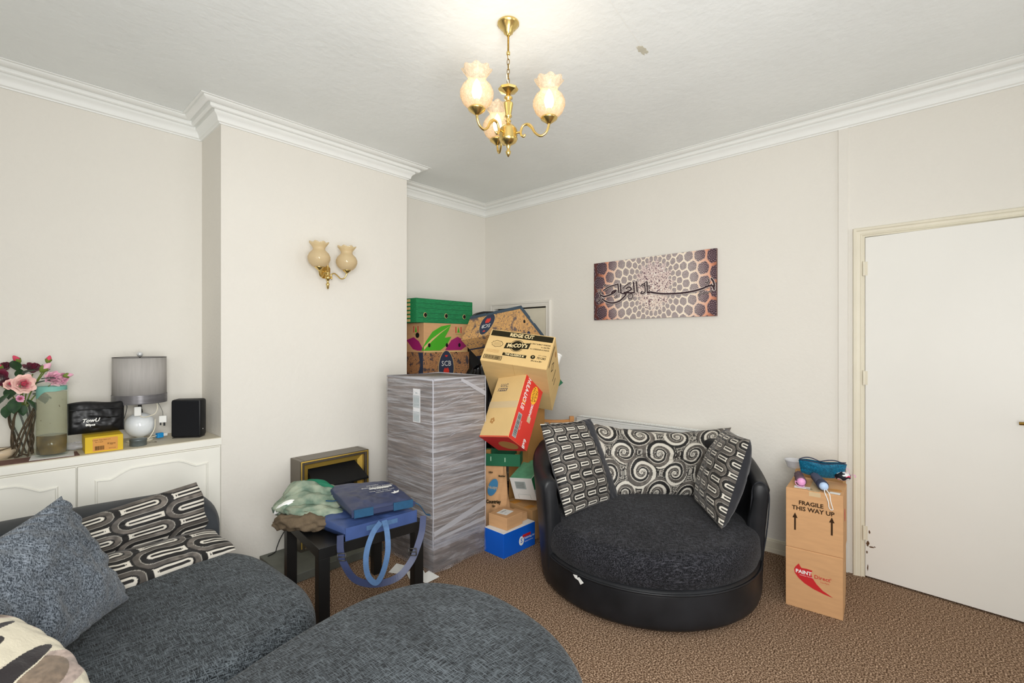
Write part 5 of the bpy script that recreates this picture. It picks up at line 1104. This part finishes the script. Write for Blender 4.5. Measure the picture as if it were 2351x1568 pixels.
for tx, u, v, s_ in (('DELIVERY', .185, .255, 0.015), ('INSULATED FOOD', .20, .225, 0.020), ('CARRIER', .21, .185, 0.020), ('keep hot  keep cold', .20, .155, 0.016), ('not for resale', .20, .13, 0.015)): font_mesh(tx, s_, M['wht'], on_top(u, v, .004), Uf, Vf, b2, bold=.0002)
MB().prism(rect(.15, .197, .27, .212), .0006, on_top(0, 0, .003), Uf, Vf).build('white_bar', M['wht'], b2); MB().prism([(.235, .075), (.262, .085), (.275, .115), (.255, .10), (.248, .118), (.242, .095), (.225, .092)], .0008, on_top(0, 0, .002), Uf, Vf).build('white_emblem', M['wht'], b2)
# jacket
M['jack'] = mat('faded_green_cloth', (150, 158, 138), .85, nscale=13, col2=(100, 122, 106), bump=.3, bscale=60, nthr=(.36, .60)); M['jack2'] = mat('brown_knit', (98, 84, 66), .9, noise=.15, nscale=30, bump=.5, bscale=120); M['lining'] = mat('green_lining', (22, 104, 76), .7)
jk = thing('crumpled_jacket', 'crumpled faded green jacket heaped on the far left corner of the coffee table', 'jacket', (1.10, 2.40, TZ+.001))
def roll(name, pts, r0, m_, parent, seed, n=14, squash=.75, tail=.5):
    """fold of cloth: fat wrinkled tube"""
    C3 = cr(pts, 10); n_ = len(C3); V = []; Fc = []; up = Vector((0, 0, 1))
    for j, p in enumerate(C3):
        t = (C3[min(n_-1, j+1)]-C3[max(0, j-1)]).normalized(); x = t.cross(up).normalized(); y = x.cross(t); s_ = j/(n_-1); R_ = r0*(max(.02, math.sin(PI*min(1, max(0, s_)))**tail))
        for i in range(n*2):
            a = PI*i/n; w_ = 1+.16*math.sin(a*3+j*.35+seed)+.10*math.sin(a*7-j*.5+seed*2)+.07*math.sin(a*5+j*1.1+seed)+.05*math.sin(a*11-j*.8); V.append(p+x*math.cos(a)*R_*w_+y*math.sin(a)*R_*w_*squash)
    k = n*2
    for j in range(n_-1):
        for i in range(k): Fc.append((j*k+i, j*k+(i+1) % k, (j+1)*k+(i+1) % k, (j+1)*k+i))
    lo_ = min(v.z for v in V)
    V = [(v.x, v.y, v.z) for v in V]; return MB().add(V, Fc).build(name, m_, parent, True)
roll('jacket_body', [(.22, -.10, .06), (.12, -.05, .075), (.02, .02, .095), (-.08, .10, .08), (-.12, .13, .05)], .068, M['jack'], jk, 1)
roll('jacket_fold', [(.20, -.02, .085), (.10, .05, .125), (.0, .09, .155), (-.08, .12, .12)], .055, M['jack'], jk, 2)
roll('sleeve', [(.13, -.16, .055), (.04, -.12, .065), (-.05, -.04, .075), (-.10, .05, .085)], .046, M['jack'], jk, 5)
roll('lining_fold', [(.16, .02, .13), (.08, .08, .165), (-.02, .12, .165)], .028, M['lining'], jk, 7)
roll('knitted_cuff', [(.03, -.20, .040), (-.02, -.15, .045), (-.07, -.08, .045), (-.12, .02, .035), (-.13, .06, .02)], .052, M['jack2'], jk, 4)
roll('white_edge', [(-.05, .03, .12), (-.10, .06, .10), (-.13, .10, .05)], .018, M['wht'], jk, 9)

# ---------------------------------------------------------------- things on the alcove cupboard
S = SZ
M['runner'] = mat('brown_woven_runner', (112, 82, 74), .8, noise=.15, nscale=60)
rn = thing('table_runner', 'brown woven runner along the front of the alcove shelf', 'runner', (-.10, 3.22, S+.0003)); MB().box((-.75, -.085, 0), (.405, .035, .002)).build('runner_cloth', M['runner'], rn)
cs_ = thing('paper_coaster', 'white paper mat under the tall glass vase', 'coaster', (.21, 3.225, S+.0027)); MB().prism([(-.08, -.075), (.075, -.085), (.085, .05), (-.065, .06)], .001, (0, 0, 0), (1, 0, 0), (0, 1, 0)).build('mat', M['wht'], cs_)
# tall glass vase with stale water
gv = thing('glass_vase', 'tall clear cylinder vase with murky brown water and turquoise band', 'vase', (.212, 3.226, S+.004))
MB().lathe([(.001, .010), (.055, .011), (.056, .345), (.0565, .347), (.0602, .347), (.0605, .340), (.0600, .004), (.056, 0), (.001, 0)], n=40, cap=False).build('glass', M['glassthin'], gv, True)
M['murk'] = mat('murky_water', (112, 86, 30), .12, noise=.6, nscale=14, alpha=.95); M['turq'] = mat('turquoise_deposit', (120, 190, 180), .5, alpha=.85)
M['residue'] = thin('dried_residue', (248, 245, 234), .22, .5, noise=[(14, (0, 0, 0), (1, 1, 2)), (30, (0, 0, 0), (1, 1, 4))], white=(222, 212, 184), amax=.28)
MB().lathe([(.001, .012), (.0545, .012), (.0548, .098), (.001, .098)], n=36, cap=False).build('water', M['murk'], gv, True)
MB().lathe([(.0549, .10), (.0549, .31)], n=36, cap=False).build('residue', M['residue'], gv, True)
b = MB(); V = []; n = 36
for j, k in enumerate((0, 1)):
    for i in range(n): a = 2*PI*i/n; V.append((.0552*math.cos(a), .0552*math.sin(a), .336 if k else .316-.010*max(0, math.cos(a-3.4))**6*4-.003*math.sin(3*a)))
b.add(V, [(i, (i+1) % n, n+(i+1) % n, n+i) for i in range(n)]).build('turquoise_band', M['turq'], gv, True)
b = MB(); r_ = random.Random(2)
for i in range(14): a = PI+r_.uniform(-.2, 2.2); z = r_.uniform(.11, .28); q = .0606; b.sphere((q*math.cos(a), q*math.sin(a), z), r_.uniform(.0008, .002), 6, 4)
b.build('dirt_speck', M['ink'], gv)['kind'] = 'stuff'

# twig vase and roses
tv = thing('twig_vase', 'slim vase of twisted dark twigs and glass behind the tall vase', 'vase', (.115, 3.335, S+.0003))
MB().lathe([(.045, 0), (.047, .004), (.030, .015), (.014, .03), (.016, .06), (.030, .12), (.042, .18), (.050, .25), (.046, .252), (.038, .18), (.026, .12)], n=24, cap=False).build('vase_glass', M['glassthin'], tv, True)
M['twig'] = mat('dark_twig', (78, 66, 50), .8, noise=.45, nscale=40); r_ = random.Random(4)
for k in range(11):
    a0 = 2*PI*k/11; tw_ = r_.uniform(1.2, 2.4); pts = []
    for i in range(8): t = i/7; rr_ = .016+.036*t+(.012*(1-t)**3*2)+r_.uniform(-.004, .004); pts.append((rr_*math.cos(a0+tw_*t), rr_*math.sin(a0+tw_*t), .004+.25*t))
    MB().tube(pts, .0042, 6).build('twig', M['twig'], tv, True)
for k in range(5):
    a0 = -1.5-.5*k; pts = [(.03*math.cos(a0), .03*math.sin(a0), .012), (.06*math.cos(a0+.2), .06*math.sin(a0+.2), .008), (.09*math.cos(a0+.1), .07*math.sin(a0+.1), .006)]; MB().tube(pts, .0035, 6).build('root_twig', M['twig'], tv, True)
bq = thing('rose_bouquet', 'bunch of artificial pink and burgundy roses standing in the twig vase', 'flowers', (.115, 3.335, S+.20))
def petalcol(n_, c1, c2): return mat(n_, c1, .6, nscale=30, col2=c2, sheen=.2)
M['peach'] = petalcol('peach_petal', (250, 218, 204), (242, 186, 180)); M['pinkr'] = petalcol('pink_petal', (246, 190, 186), (238, 130, 150)); M['paler'] = petalcol('pale_pink_petal', (244, 206, 210), (232, 150, 190)); M['burg'] = petalcol('burgundy_petal', (120, 26, 56), (78, 14, 36)); M['pinkc'] = petalcol('deep_pink_petal', (226, 84, 110), (200, 50, 86)); M['leafg'] = petalcol('leaf_green', (48, 84, 44), (24, 52, 30)); M['stemg'] = mat('stem_green', (116, 136, 60), .6)
def rose(name, p, R_, d, m_, m2=None, seed=0, parent=bq):
    r_ = random.Random(seed); d = Vector(d).normalized(); x = d.orthogonal().normalized(); y = d.cross(x); b_ = MB(); b2_ = MB(); b3_ = MB()
    for ring, (n_, rad, hh, op) in enumerate(((3, .10, .80, .05), (4, .24, .80, .14), (5, .38, .78, .28), (6, .54, .72, .46), (7, .70, .62, .70))):
        for k in range(n_):
            a0 = 2*PI*k/n_+ring*.7+r_.uniform(-.2, .2); wd = 2*PI/n_*.80; jr = r_.uniform(.86, 1.12); jh = r_.uniform(-.10, .10); V = []; nu, nv = 7, 5
            for j in range(nv):
                for i in range(nu):
                    s_ = i/(nu-1)*2-1; t = j/(nv-1); a = a0+s_*wd*(.5+.35*math.sin(PI*min(1, t*1.1)*.5)); rr_ = R_*(rad*(.45+.55*t)+op*.30*t*t+.07*t*math.cos(4*s_+k)-.10*s_*s_*t)*jr; h_ = R_*((hh+.25+jh)*t-.25-.22*abs(s_)**2*t-.38*op*t**4)
                    V.append(Vector(p)+x*rr_*math.cos(a)+y*rr_*math.sin(a)+d*h_)
            (b2_ if ring < 2 and m2 else b3_ if ring > 2 and m2 else b_).add(V, [(j*nu+i, j*nu+i+1, (j+1)*nu+i+1, (j+1)*nu+i) for j in range(nv-1) for i in range(nu-1)])
    o = b_.build(name, m_, parent, True)
    Mx = d.to_track_quat('Z', 'Y').to_matrix(); (b2_ if m2 else b_).lathe([(R_*.16, R_*.1), (R_*.20, R_*.42), (R_*.13, R_*.58), (.001, R_*.56)], p, 10, M=Mx, cap=False)
    if m2: b2_.build('rose_heart', m2, o, True); b3_.build('outer_petals', M['peach'] if m_ is M['pinkr'] else m_, o, True)
    else: bpy.data.objects.remove(o); o = b_.build(name, m_, parent, True)
    return o
def bud(p, R_, d, m_, parent=bq):
    d = Vector(d).normalized(); Mx = d.to_track_quat('Z', 'Y').to_matrix(); o = MB().lathe([(.002, -R_), (R_*.55, -.7*R_), (R_*.85, 0), (R_*.7, R_*.8), (R_*.35, R_*1.5), (.001, R_*1.75)], p, 12, M=Mx, cap=False).build('bud', m_, parent, True)
    MB().lathe([(.001, -R_*1.2), (R_*.6, -R_*.8), (R_*.92, -.1*R_), (R_*.98, .25*R_)], p, 10, M=Mx, wave=lambda j: (5, 0, R_*.35) if j == 3 else None, cap=False).build('sepal', M['stemg'], o, True); return o
def leaf(p, L_, d, parent=bq, m_='leafg', w_=.36):
    d = Vector(d).normalized(); x = d.cross(Vector((0, 0, 1))).normalized(); up = x.cross(d); V = []; nu, nv = 5, 8
    for j in range(nv):
        for i in range(nu): t = j/(nv-1); s_ = i/(nu-1)*2-1; V.append(Vector(p)+d*L_*t+x*L_*w_*s_*math.sin(PI*min(.98, t*.92+.06))**.8+up*(L_*(.10*abs(s_)-.25*t*t)))
    return MB().add(V, [(j*nu+i, j*nu+i+1, (j+1)*nu+i+1, (j+1)*nu+i) for j in range(nv-1) for i in range(nu-1)]).build('leaf', M[m_], parent, True)
BO = Vector((.115, 3.335, S+.20))
def bp_(px, py, dep):   # measured on the photograph, at a chosen distance; returned relative to the bouquet
    q = RT*((px-1175.5)/1093.*dep)+FW*dep+Vector((0, 0, CAMH-(py-783)/1093.*dep)); return q-BO
camd = lambda: Vector((-.1, -1, .15))
rose('bloom', bp_(52, 882, 2.25), .050, (.15, -1, .25), M['pinkr'], M['pinkc'], 1); rose('bloom', bp_(120, 870, 2.33), .042, (.5, -.8, .4), M['paler'], None, 2); rose('bloom', bp_(140, 868, 2.36), .036, (.8, -.5, .1), M['paler'], None, 5)
rose('bloom', bp_(75, 848, 2.40), .042, (.1, -.5, 1), M['burg'], None, 3); rose('bloom', bp_(-4, 868, 2.30), .050, (-.2, -1, .3), M['burg'], M['pinkc'], 4); rose('bloom', bp_(14, 843, 2.38), .034, (-.3, -.6, .9), M['burg'], None, 6)
rose('bloom', bp_(22, 882, 2.22), .026, (.1, -1, .3), M['pinkr'], M['pinkc'], 7); rose('bloom', bp_(46, 914, 2.22), .018, (.1, -1, .1), M['paler'], M['pinkc'], 8); rose('bloom', bp_(-30, 890, 2.28), .045, (-.6, -1, .1), M['burg'], None, 9)
bud(bp_(40, 826, 2.36), .016, (-.5, 0, .8), M['pinkc']); bud(bp_(111, 826, 2.36), .014, (.25, 0, 1), M['pinkc']); bud(bp_(102, 845, 2.32), .020, (.6, -.1, .7), M['paler']); bud(bp_(154, 861, 2.36), .014, (1, 0, .15), M['paler']); bud(bp_(0, 842, 2.34), .014, (-.6, 0, .7), M['yel'] if False else M['pinkc'])
for px, py, dep, L_, d in ((38, 850, 2.30, .062, (-.1, -.3, .6)), (55, 858, 2.31, .060, (.3, -.4, .3)), (22, 905, 2.25, .065, (-.6, -.3, -.5)), (35, 915, 2.24, .070, (-.1, -.5, -.8)), (8, 920, 2.26, .070, (-.7, -.2, -.6)), (60, 918, 2.28, .06, (.5, -.3, -.5)), (85, 880, 2.3, .055, (.5, -.3, .3)),
        (95, 870, 2.28, .05, (.7, -.2, .2)), (20, 930, 2.25, .06, (-.2, -.4, -.7)), (0, 905, 2.28, .07, (-.8, -.2, -.2)), (45, 868, 2.33, .05, (0, -.1, 1)), (75, 905, 2.3, .07, (.8, -.3, -.1)), (-15, 925, 2.3, .07, (-.6, -.3, -.4)), (30, 890, 2.33, .07, (-.2, -.6, -.4)), (50, 930, 2.3, .05, (.1, -.4, -.8)), (10, 885, 2.36, .08, (-.2, -.5, .2)), (65, 890, 2.36, .08, (.2, -.5, .0)), (90, 900, 2.34, .07, (.2, -.5, -.4))):
    leaf(bp_(px, py, dep), L_, d)
for px, py, dep in ((52, 890, 2.3), (120, 880, 2.36), (75, 858, 2.42), (-4, 878, 2.34), (104, 850, 2.35), (111, 832, 2.38), (40, 835, 2.38)): e = bp_(px, py, dep); MB().tube([(0, 0, .0), tuple(e*.4+Vector((0, 0, .03))), tuple(e)], .0028, 6).build('stem', M['stemg'], bq, True)
# wire bauble dish at the extreme left, crumpled clear bags
dw = thing('wire_dish', 'pale glass dish with dark wire loops at the left end of the shelf', 'dish', (.045, 3.31, S+.0003))
MB().lathe([(.02, 0), (.030, .002), (.044, .022), (.050, .045), (.047, .045), (.040, .022), (.02, .005)], n=24, cap=False).build('dish_bowl', M['shadeglass'], dw, True)
for k in range(3): MB().tube([((.05+.006*k)*math.cos(t)+.0, .034*math.sin(t), .035+.012*k+.010*math.sin(2*t+k)) for t in [2*PI*i/14 for i in range(14)]], .0012, 6, True).build('wire_loop', M['twig'], dw, True)
def crumple(name, label, loc_, sx, sy, sz, m_, seed):
    t = thing(name, label, 'bag', loc_)
    def fn(u, v):
        a = u*2*PI; b_ = v*PI; r_ = .75+.35*vnoise(np.cos(a)*2.2+v*6+9, np.sin(a)*2.2+v*5+9, seed)+.2*vnoise(np.cos(a)*6+v*13+9, np.sin(a)*6+9, seed+1)
        return [sx*r_*np.sin(b_)*np.cos(a), sy*r_*np.sin(b_)*np.sin(a), np.maximum(.0004, sz*(.5-.5*np.cos(b_)*r_))]
    sheet('crumpled_film', fn, 40, 24, m_, t, smooth=False)
crumple('plastic_bag', 'crumpled clear plastic bag behind the tall vase', (.305, 3.33, S+.0003), .075, .045, .035, M['plasticbag'], 3)
# tool bag on yellow box
yb = Carton('yellow_box', 'yellow cardboard box with orange label under the black zip bag', (.148, .175, .080), (.402, 3.235, S+.0003), math.radians(-2), m='yel', seam=None)
M['yel2'] = mat('mustard_card', (220, 184, 40), .6); yb.t.children[0].data.materials[0] = M['yel2']
yb.poly('-y', rect(-.045, -.033, .052, .031), 'tapeo', 'orange_label', .0005); yb.polys('-y', bars(-.037, -.028, .036, .020, 18, 5), 'ink', 'barcode', .0003, .0009); yb.text('-y', 'Copper Tape 6mm x 5', -.012, .022, .0075, 'ink', eps=.0014); yb.text('-y', 'for 1 item', -.020, .012, .0075, 'ink', eps=.0014); yb.text('-y', 'Kigyo', .027, .0, .014, 'ink', eps=.0014); yb.text('-y', '2019 12 26', .030, -.024, .006, 'ink', eps=.0014)
M['blksat'] = mat('black_satin', (18, 18, 20), .38, bump=.2, bscale=9)
zb = thing('zip_bag', 'black satin zip bag with white lettering lying on the yellow box', 'bag', (.383, 3.262, S+.0815))
def zb_fn(side):
    def fn(u, v):
        e = np.clip(4*u*(1-u), 0, 1)**.3*np.clip(4*v*(1-v), 0, 1)**.3; x = -.112+.224*u; wr = .007*(vnoise(u*7, v*5, 31)-.5)+.004*(vnoise(u*16+2, v*12, 33)-.5)
        z = .004+.158*v+.006*np.sin(u*6)*(v > .5)-.010*(1-u)*(1-v)*0; y = side*(.036*e+wr*e)+.012*v
        return [x, y, z]
    return fn
sheet('bag_front', zb_fn(-1), 50, 36, M['blksat'], zb); sheet('bag_back', zb_fn(1), 30, 24, M['blksat'], zb)
MB().tube([(-.108, -.030, .130), (-.05, -.037, .131), (.02, -.036, .130), (.106, -.028, .128)], .0035, 6).build('zip', M['blk'], zb, True)
MB().tube([(.108, 0, .15), (.122, -.004, .13), (.118, 0, .09), (.110, 0, .06)], .004, 6, flat=(1, .4)).build('side_loop', M['blk'], zb, True)
font_mesh('TowU', .026, M['wht'], (-.030, -.044, .074), (1, 0, 0), (0, .05, 1), zb, bold=.0008, shear=.3); font_mesh('80pcs', .016, M['wht'], (-.030, -.0445, .052), (1, 0, 0), (0, 0, 1), zb, bold=.0008)
# lamp
lp_ = thing('table_lamp', 'grey drum shade table lamp with white glass ball base', 'lamp', (.577, 3.350, S+.0003))
MB().lathe([(.060, 0), (.062, .003), (.060, .008), (.020, .012), (.018, .022)], n=28).build('lamp_foot', M['cream'], lp_, True)
M['opal'] = mat('opal_glass', (232, 236, 238), .08, spec=.7); MB().sphere((0, 0, .090), .071, 32, 20, (1, 1, .98)).build('glass_ball', M['opal'], lp_, True)
MB().lathe([(.014, .158), (.012, .175), (.009, .18), (.009, .24), (.004, .245), (.004, .475)], n=16).build('lamp_stem', M['dkgrey'], lp_, True)
M['shade'] = mat('grey_organza_shade', (176, 172, 168), .75, noise=.07, nscale=14, stretch=(6, 6, .4), bump=.2, bscale=60); M['shadeb'] = mat('silver_grey_ribbon', (112, 110, 112), .3, noise=.25, nscale=6, stretch=(1, 1, 14), metal=.3)
o = MB().lathe([(.1225, .262), (.1215, .468)], n=56, cap=False).build('lamp_shade', M['shade'], lp_, True); o.modifiers.new('s', 'SOLIDIFY').thickness = .002
pr = [(.1245, .215)]+[(.1245+.0016*(i % 2), .217+.0047*i) for i in range(11)]; MB().lathe(pr, n=56, cap=False).build('ribbon_band', M['shadeb'], lp_, True)
MB().tube([(.1215*math.cos(2*PI*i/40), .1215*math.sin(2*PI*i/40), .469) for i in range(40)], .0016, 6, True, sm=False).build('shade_rim', M['dkgrey'], lp_, True)
b = MB()
for k in range(3): a = 2*PI*k/3+.4; b.tube([(.12*math.cos(a), .12*math.sin(a), .462), (0, 0, .462)], .0015, 6, sm=False)
b.build('shade_spider', M['dkgrey'], lp_)
MB().sphere((0, 0, .486), .0145, 18, 12).build('finial', M['glassthin'] if False else mat('clear_bead', (220, 222, 224), .05, spec=.8, metal=.4), lp_, True)
pts = [(.055, -.09, .22), (.070, -.095, .17), (.040, -.095, .135), (-.01, -.085, .13), (-.025, -.08, .155)]; MB().tube([(.05, -.06, .245), (.063, -.088, .20), (.055, -.092, .16), (.03, -.085, .145), (.0, -.075, .14), (-.02, -.07, .16)], .0028, 6).build('lamp_flex', M['cream'], lp_, True)
MB().tube([(.06, -.05, .12), (.055, -.065, .07), (.035, -.072, .03), (.02, -.068, .012)], .0028, 6).build('lamp_flex', M['cream'], lp_, True)
ps_ = MB().box((-.040, -.088, .150), (-.008, -.070, .200), .004).build('inline_switch', M['wht'], lp_)
plg = thing('mains_plug', 'white mains plug hanging from the lamp flex beside the glass ball', 'plug', (.672, 3.290, S+.115), math.radians(-20))
MB().box((-.018, -.012, -.018), (.018, .008, .022), .004).build('plug_body', M['wht'], plg); MB().box((-.012, -.018, -.030), (-.006, -.012, -.016)).box((.004, -.018, -.034), (.012, -.010, -.016)).build('plug_pin', M['blk'], plg); MB().tube([(0, 0, .02), (-.004, 0, .05), (-.02, 0, .09), (-.04, .01, .12)], .0012, 6).build('flex', M['dkgrey'], plg, True)
tn = thing('round_tin', 'small round grey tin in front of the table lamp', 'tin', (.545, 3.205, S+.0003)); M['tin'] = mat('grey_tin', (104, 112, 112), .4, metal=.4, noise=.15, nscale=14)
MB().lathe([(.036, 0), (.037, .002), (.037, .026), (.0385, .027), (.0385, .034), (.037, .036), (.002, .036)], n=32).build('tin_body', M['tin'], tn, True)
bt = thing('blue_connector', 'bright blue cable connector lying beside the black speaker', 'connector', (.665, 3.335, S+.0003), .3); MB().box((-.016, -.012, .006), (.016, .012, .034), .003).build('connector_body', mat('sky_blue_plastic', (30, 140, 204), .4), bt); MB().box((.016, -.006, .012), (.040, .006, .028), .002).build('connector_plug', M['wht'], bt); MB().tube([(-.016, 0, .02), (-.05, .005, .015), (-.09, .01, .008)], .0025, 6).build('lead', M['cream'], bt, True)
sw = thing('bent_wire', 'small bent dark wire on the shelf by the tin', 'wire', (.60, 3.225, S+.001)); MB().tube([(-.02, 0, .0015), (-.005, .008, .002), (.005, -.006, .006), (.015, .006, .002), (.03, -.002, .0015), (.022, .010, .004)], .0009, 6).build('wire', M['twig'], sw, True)
# speaker
sp = thing('loudspeaker', 'black box loudspeaker at the right end of the alcove shelf', 'speaker', (.792, 3.272, S+.0003), math.radians(-36))
MB().box((-.078, -.04, .004), (.078, .046, .222), .014).build('speaker_body', M['blk'], sp, True); smooth_angle(sp.children[0], 40)
M['cloth'] = mat('speaker_cloth', (17, 18, 22), .9, bump=.2, bscale=700); MB().box((-.070, -.043, .012), (.070, -.036, .214), .008).build('grille_cloth', M['cloth'], sp)
MB().box((-.070, -.036, 0), (.070, .040, .005)).build('rubber_base', M['dkgrey'], sp); MB().box((.0775, -.012, .045), (.0788, -.006, .050)).build('status_light', M['wht'], sp)

# ---------------------------------------------------------------- things on the fragile carton
TB = .6135
M['glit'] = mat('teal_glitter', (28, 128, 164), .35, nscale=160, col2=(12, 74, 104), bump=.6, bscale=260)
pc = thing('glitter_pouch', 'teal glitter zip pouch lying open on the cartons by the door', 'pouch', (3.075, .495, TB+.017), math.radians(-78))
def pouch(side):
    def fn(u, v):
        x = -.105+.21*u+.012*(v-.5)*(2*u-1); bul = np.sin(PI*u)**.5*np.sin(PI*np.clip(v, 0, 1)*.62+.15)**.9; y = side*.030*bul+.004*(vnoise(u*8, v*6, 40)-.5)
        z = .0+.088*v+.010*(2*u-1)**2*(1-v)*1.5+.004*np.sin(u*9)*v; return [x, y-.02*v, z]
    return fn
sheet('pouch_front', pouch(-1), 40, 24, M['glit'], pc); sheet('pouch_back', pouch(1), 40, 24, M['glit'], pc)
MB().tube([pouch(-1)(np.array(t), np.array(1.)) for t in np.linspace(.02, .98, 12)], .0025, 6).build('zip', M['navy'], pc, True); MB().tube([pouch(1)(np.array(t), np.array(1.))[0:2]+[float(pouch(1)(np.array(t), np.array(1.))[2])+.010*abs(math.sin(t*7))] for t in np.linspace(.02, .98, 12)], .003, 6).build('zip_edge', M['navy'], pc, True)
M['mum'] = mat('plum_umbrella_cloth', (92, 70, 82), .7, noise=.25, nscale=30); M['grum'] = mat('blue_grey_umbrella_cloth', (78, 82, 104), .7, noise=.15, nscale=50, stretch=(1, 1, 4)); M['pnk'] = mat('pink_plastic', (230, 160, 206), .35); M['lbl'] = mat('pale_blue_plastic', (184, 208, 238), .35)
def umbrella(name, label, P0, P1, r0, r1, mc_, mcap, mrim):
    P0, P1 = Vector(P0), Vector(P1); t = thing(name, label, 'umbrella', P0); d = (P1-P0); L_ = d.length; Mx = d.to_track_quat('Z', 'Y').to_matrix()
    pr = [(.004, 0), (r0*.8, .004), (r0, .02)]+[(r0+(r1-r0)*k/6+(.0015 if k % 2 else 0), .02+(L_-.05)*k/6) for k in range(7)]
    MB().lathe(pr, n=20, M=Mx, wave=lambda j: (7, .0012, 0)).build('rolled_cloth', mc_, t, True)
    MB().lathe([(r1*1.04, L_-.045), (r1*1.10, L_-.03), (r1*1.08, L_-.008), (r1*.95, L_-.004)], n=20, M=Mx).build('collar', mrim, t, True)
    MB().lathe([(r1*.86, L_-.008), (r1*.9, L_), (r1*.8, L_+.010), (r1*.5, L_+.016), (.002, L_+.018)], n=20, M=Mx).build('handle_cap', mcap, t, True); return t
u1_ = umbrella('folded_umbrella', 'folded plum umbrella with pink end cap on the fragile carton', (3.03, .60, TB+.026), (2.875, .555, TB+.024), .021, .023, M['mum'], M['pnk'], M['mum'])
e = Vector((2.868, .553, TB+.024))-Vector((3.03, .60, TB+.026)); MB().tube([e+Vector((0, .018, -.004)), e+Vector((-.012, .026, .004)), e+Vector((-.014, .020, -.014)), e+Vector((-.010, -.005, -.0205)), e+Vector((-.006, -.016, -.014))], .0018, 6).build('wrist_loop', M['pnk'], u1_, True)
u2_ = umbrella('folded_umbrella', 'folded blue grey umbrella with pale blue cap and white wrist loop hanging down', (3.02, .525, TB+.036), (2.855, .452, TB+.026), .019, .023, M['grum'], M['lbl'], M['navy'])
e = Vector((2.848, .449, TB+.026))-Vector((3.02, .525, TB+.036)); MB().tube([e+Vector((.0, -.008, -.012)), e+Vector((-.020, -.026, -.030)), e+Vector((-.030, -.032, -.06)), e+Vector((-.034, -.040, -.088)), e+Vector((-.034, -.042, -.097)), e+Vector((-.034, -.033, -.100)), e+Vector((-.034, -.025, -.088)), e+Vector((-.034, -.022, -.06)), e+Vector((-.018, -.004, -.02)), e+Vector((0, -.004, -.012))], .0022, 6).build('wrist_loop', M['wht'], u2_, True)
def flor(u, v): x, y = u*9, v*9; n_ = vnoise(x, y, 50); c_ = np.where((n_ > .5)[:, None], L3((236, 236, 236)), L3((18, 20, 30))); return np.where((vnoise(x*.8+3, y*.8, 53) > .68)[:, None], L3((224, 60, 100)), c_)
fl = thing('floral_pouch', 'black white and pink floral pouch at the right rear of the carton top', 'pouch', (3.08, .402, TB+.017))
def fp(u, v): a = u*2*PI; b_ = v*PI; return [.042*np.sin(b_)*np.cos(a), .036*np.sin(b_)*np.sin(a), .024-.024*np.cos(b_)+.003*np.sin(a*5)*np.sin(b_)]
sheet('pouch_body', fp, 60, 40, M['canvas'], fl, flor)
MB().tube([(-.01, .01, .044), (.0, -.005, .066), (.005, -.025, .062), (.0, -.030, .044)], .003, 6, flat=(1, .4)).build('ribbon', M['pnk'], fl, True); MB().tube([(.02, -.03, .03), (.01, -.05, .036), (.0, -.056, .026)], .003, 6, flat=(1, .4)).build('ribbon_end', M['pnk'], fl, True)
wbw = thing('clear_tub', 'clear plastic tub at the left rear of the carton stack top', 'tub', (3.195, .655, .6325)); MB().lathe([(.03, 0), (.034, .003), (.048, .042), (.052, .043), (.052, .047), (.046, .046), (.033, .006)], n=24, cap=False).build('tub_body', M['plasticbag'], wbw, True)
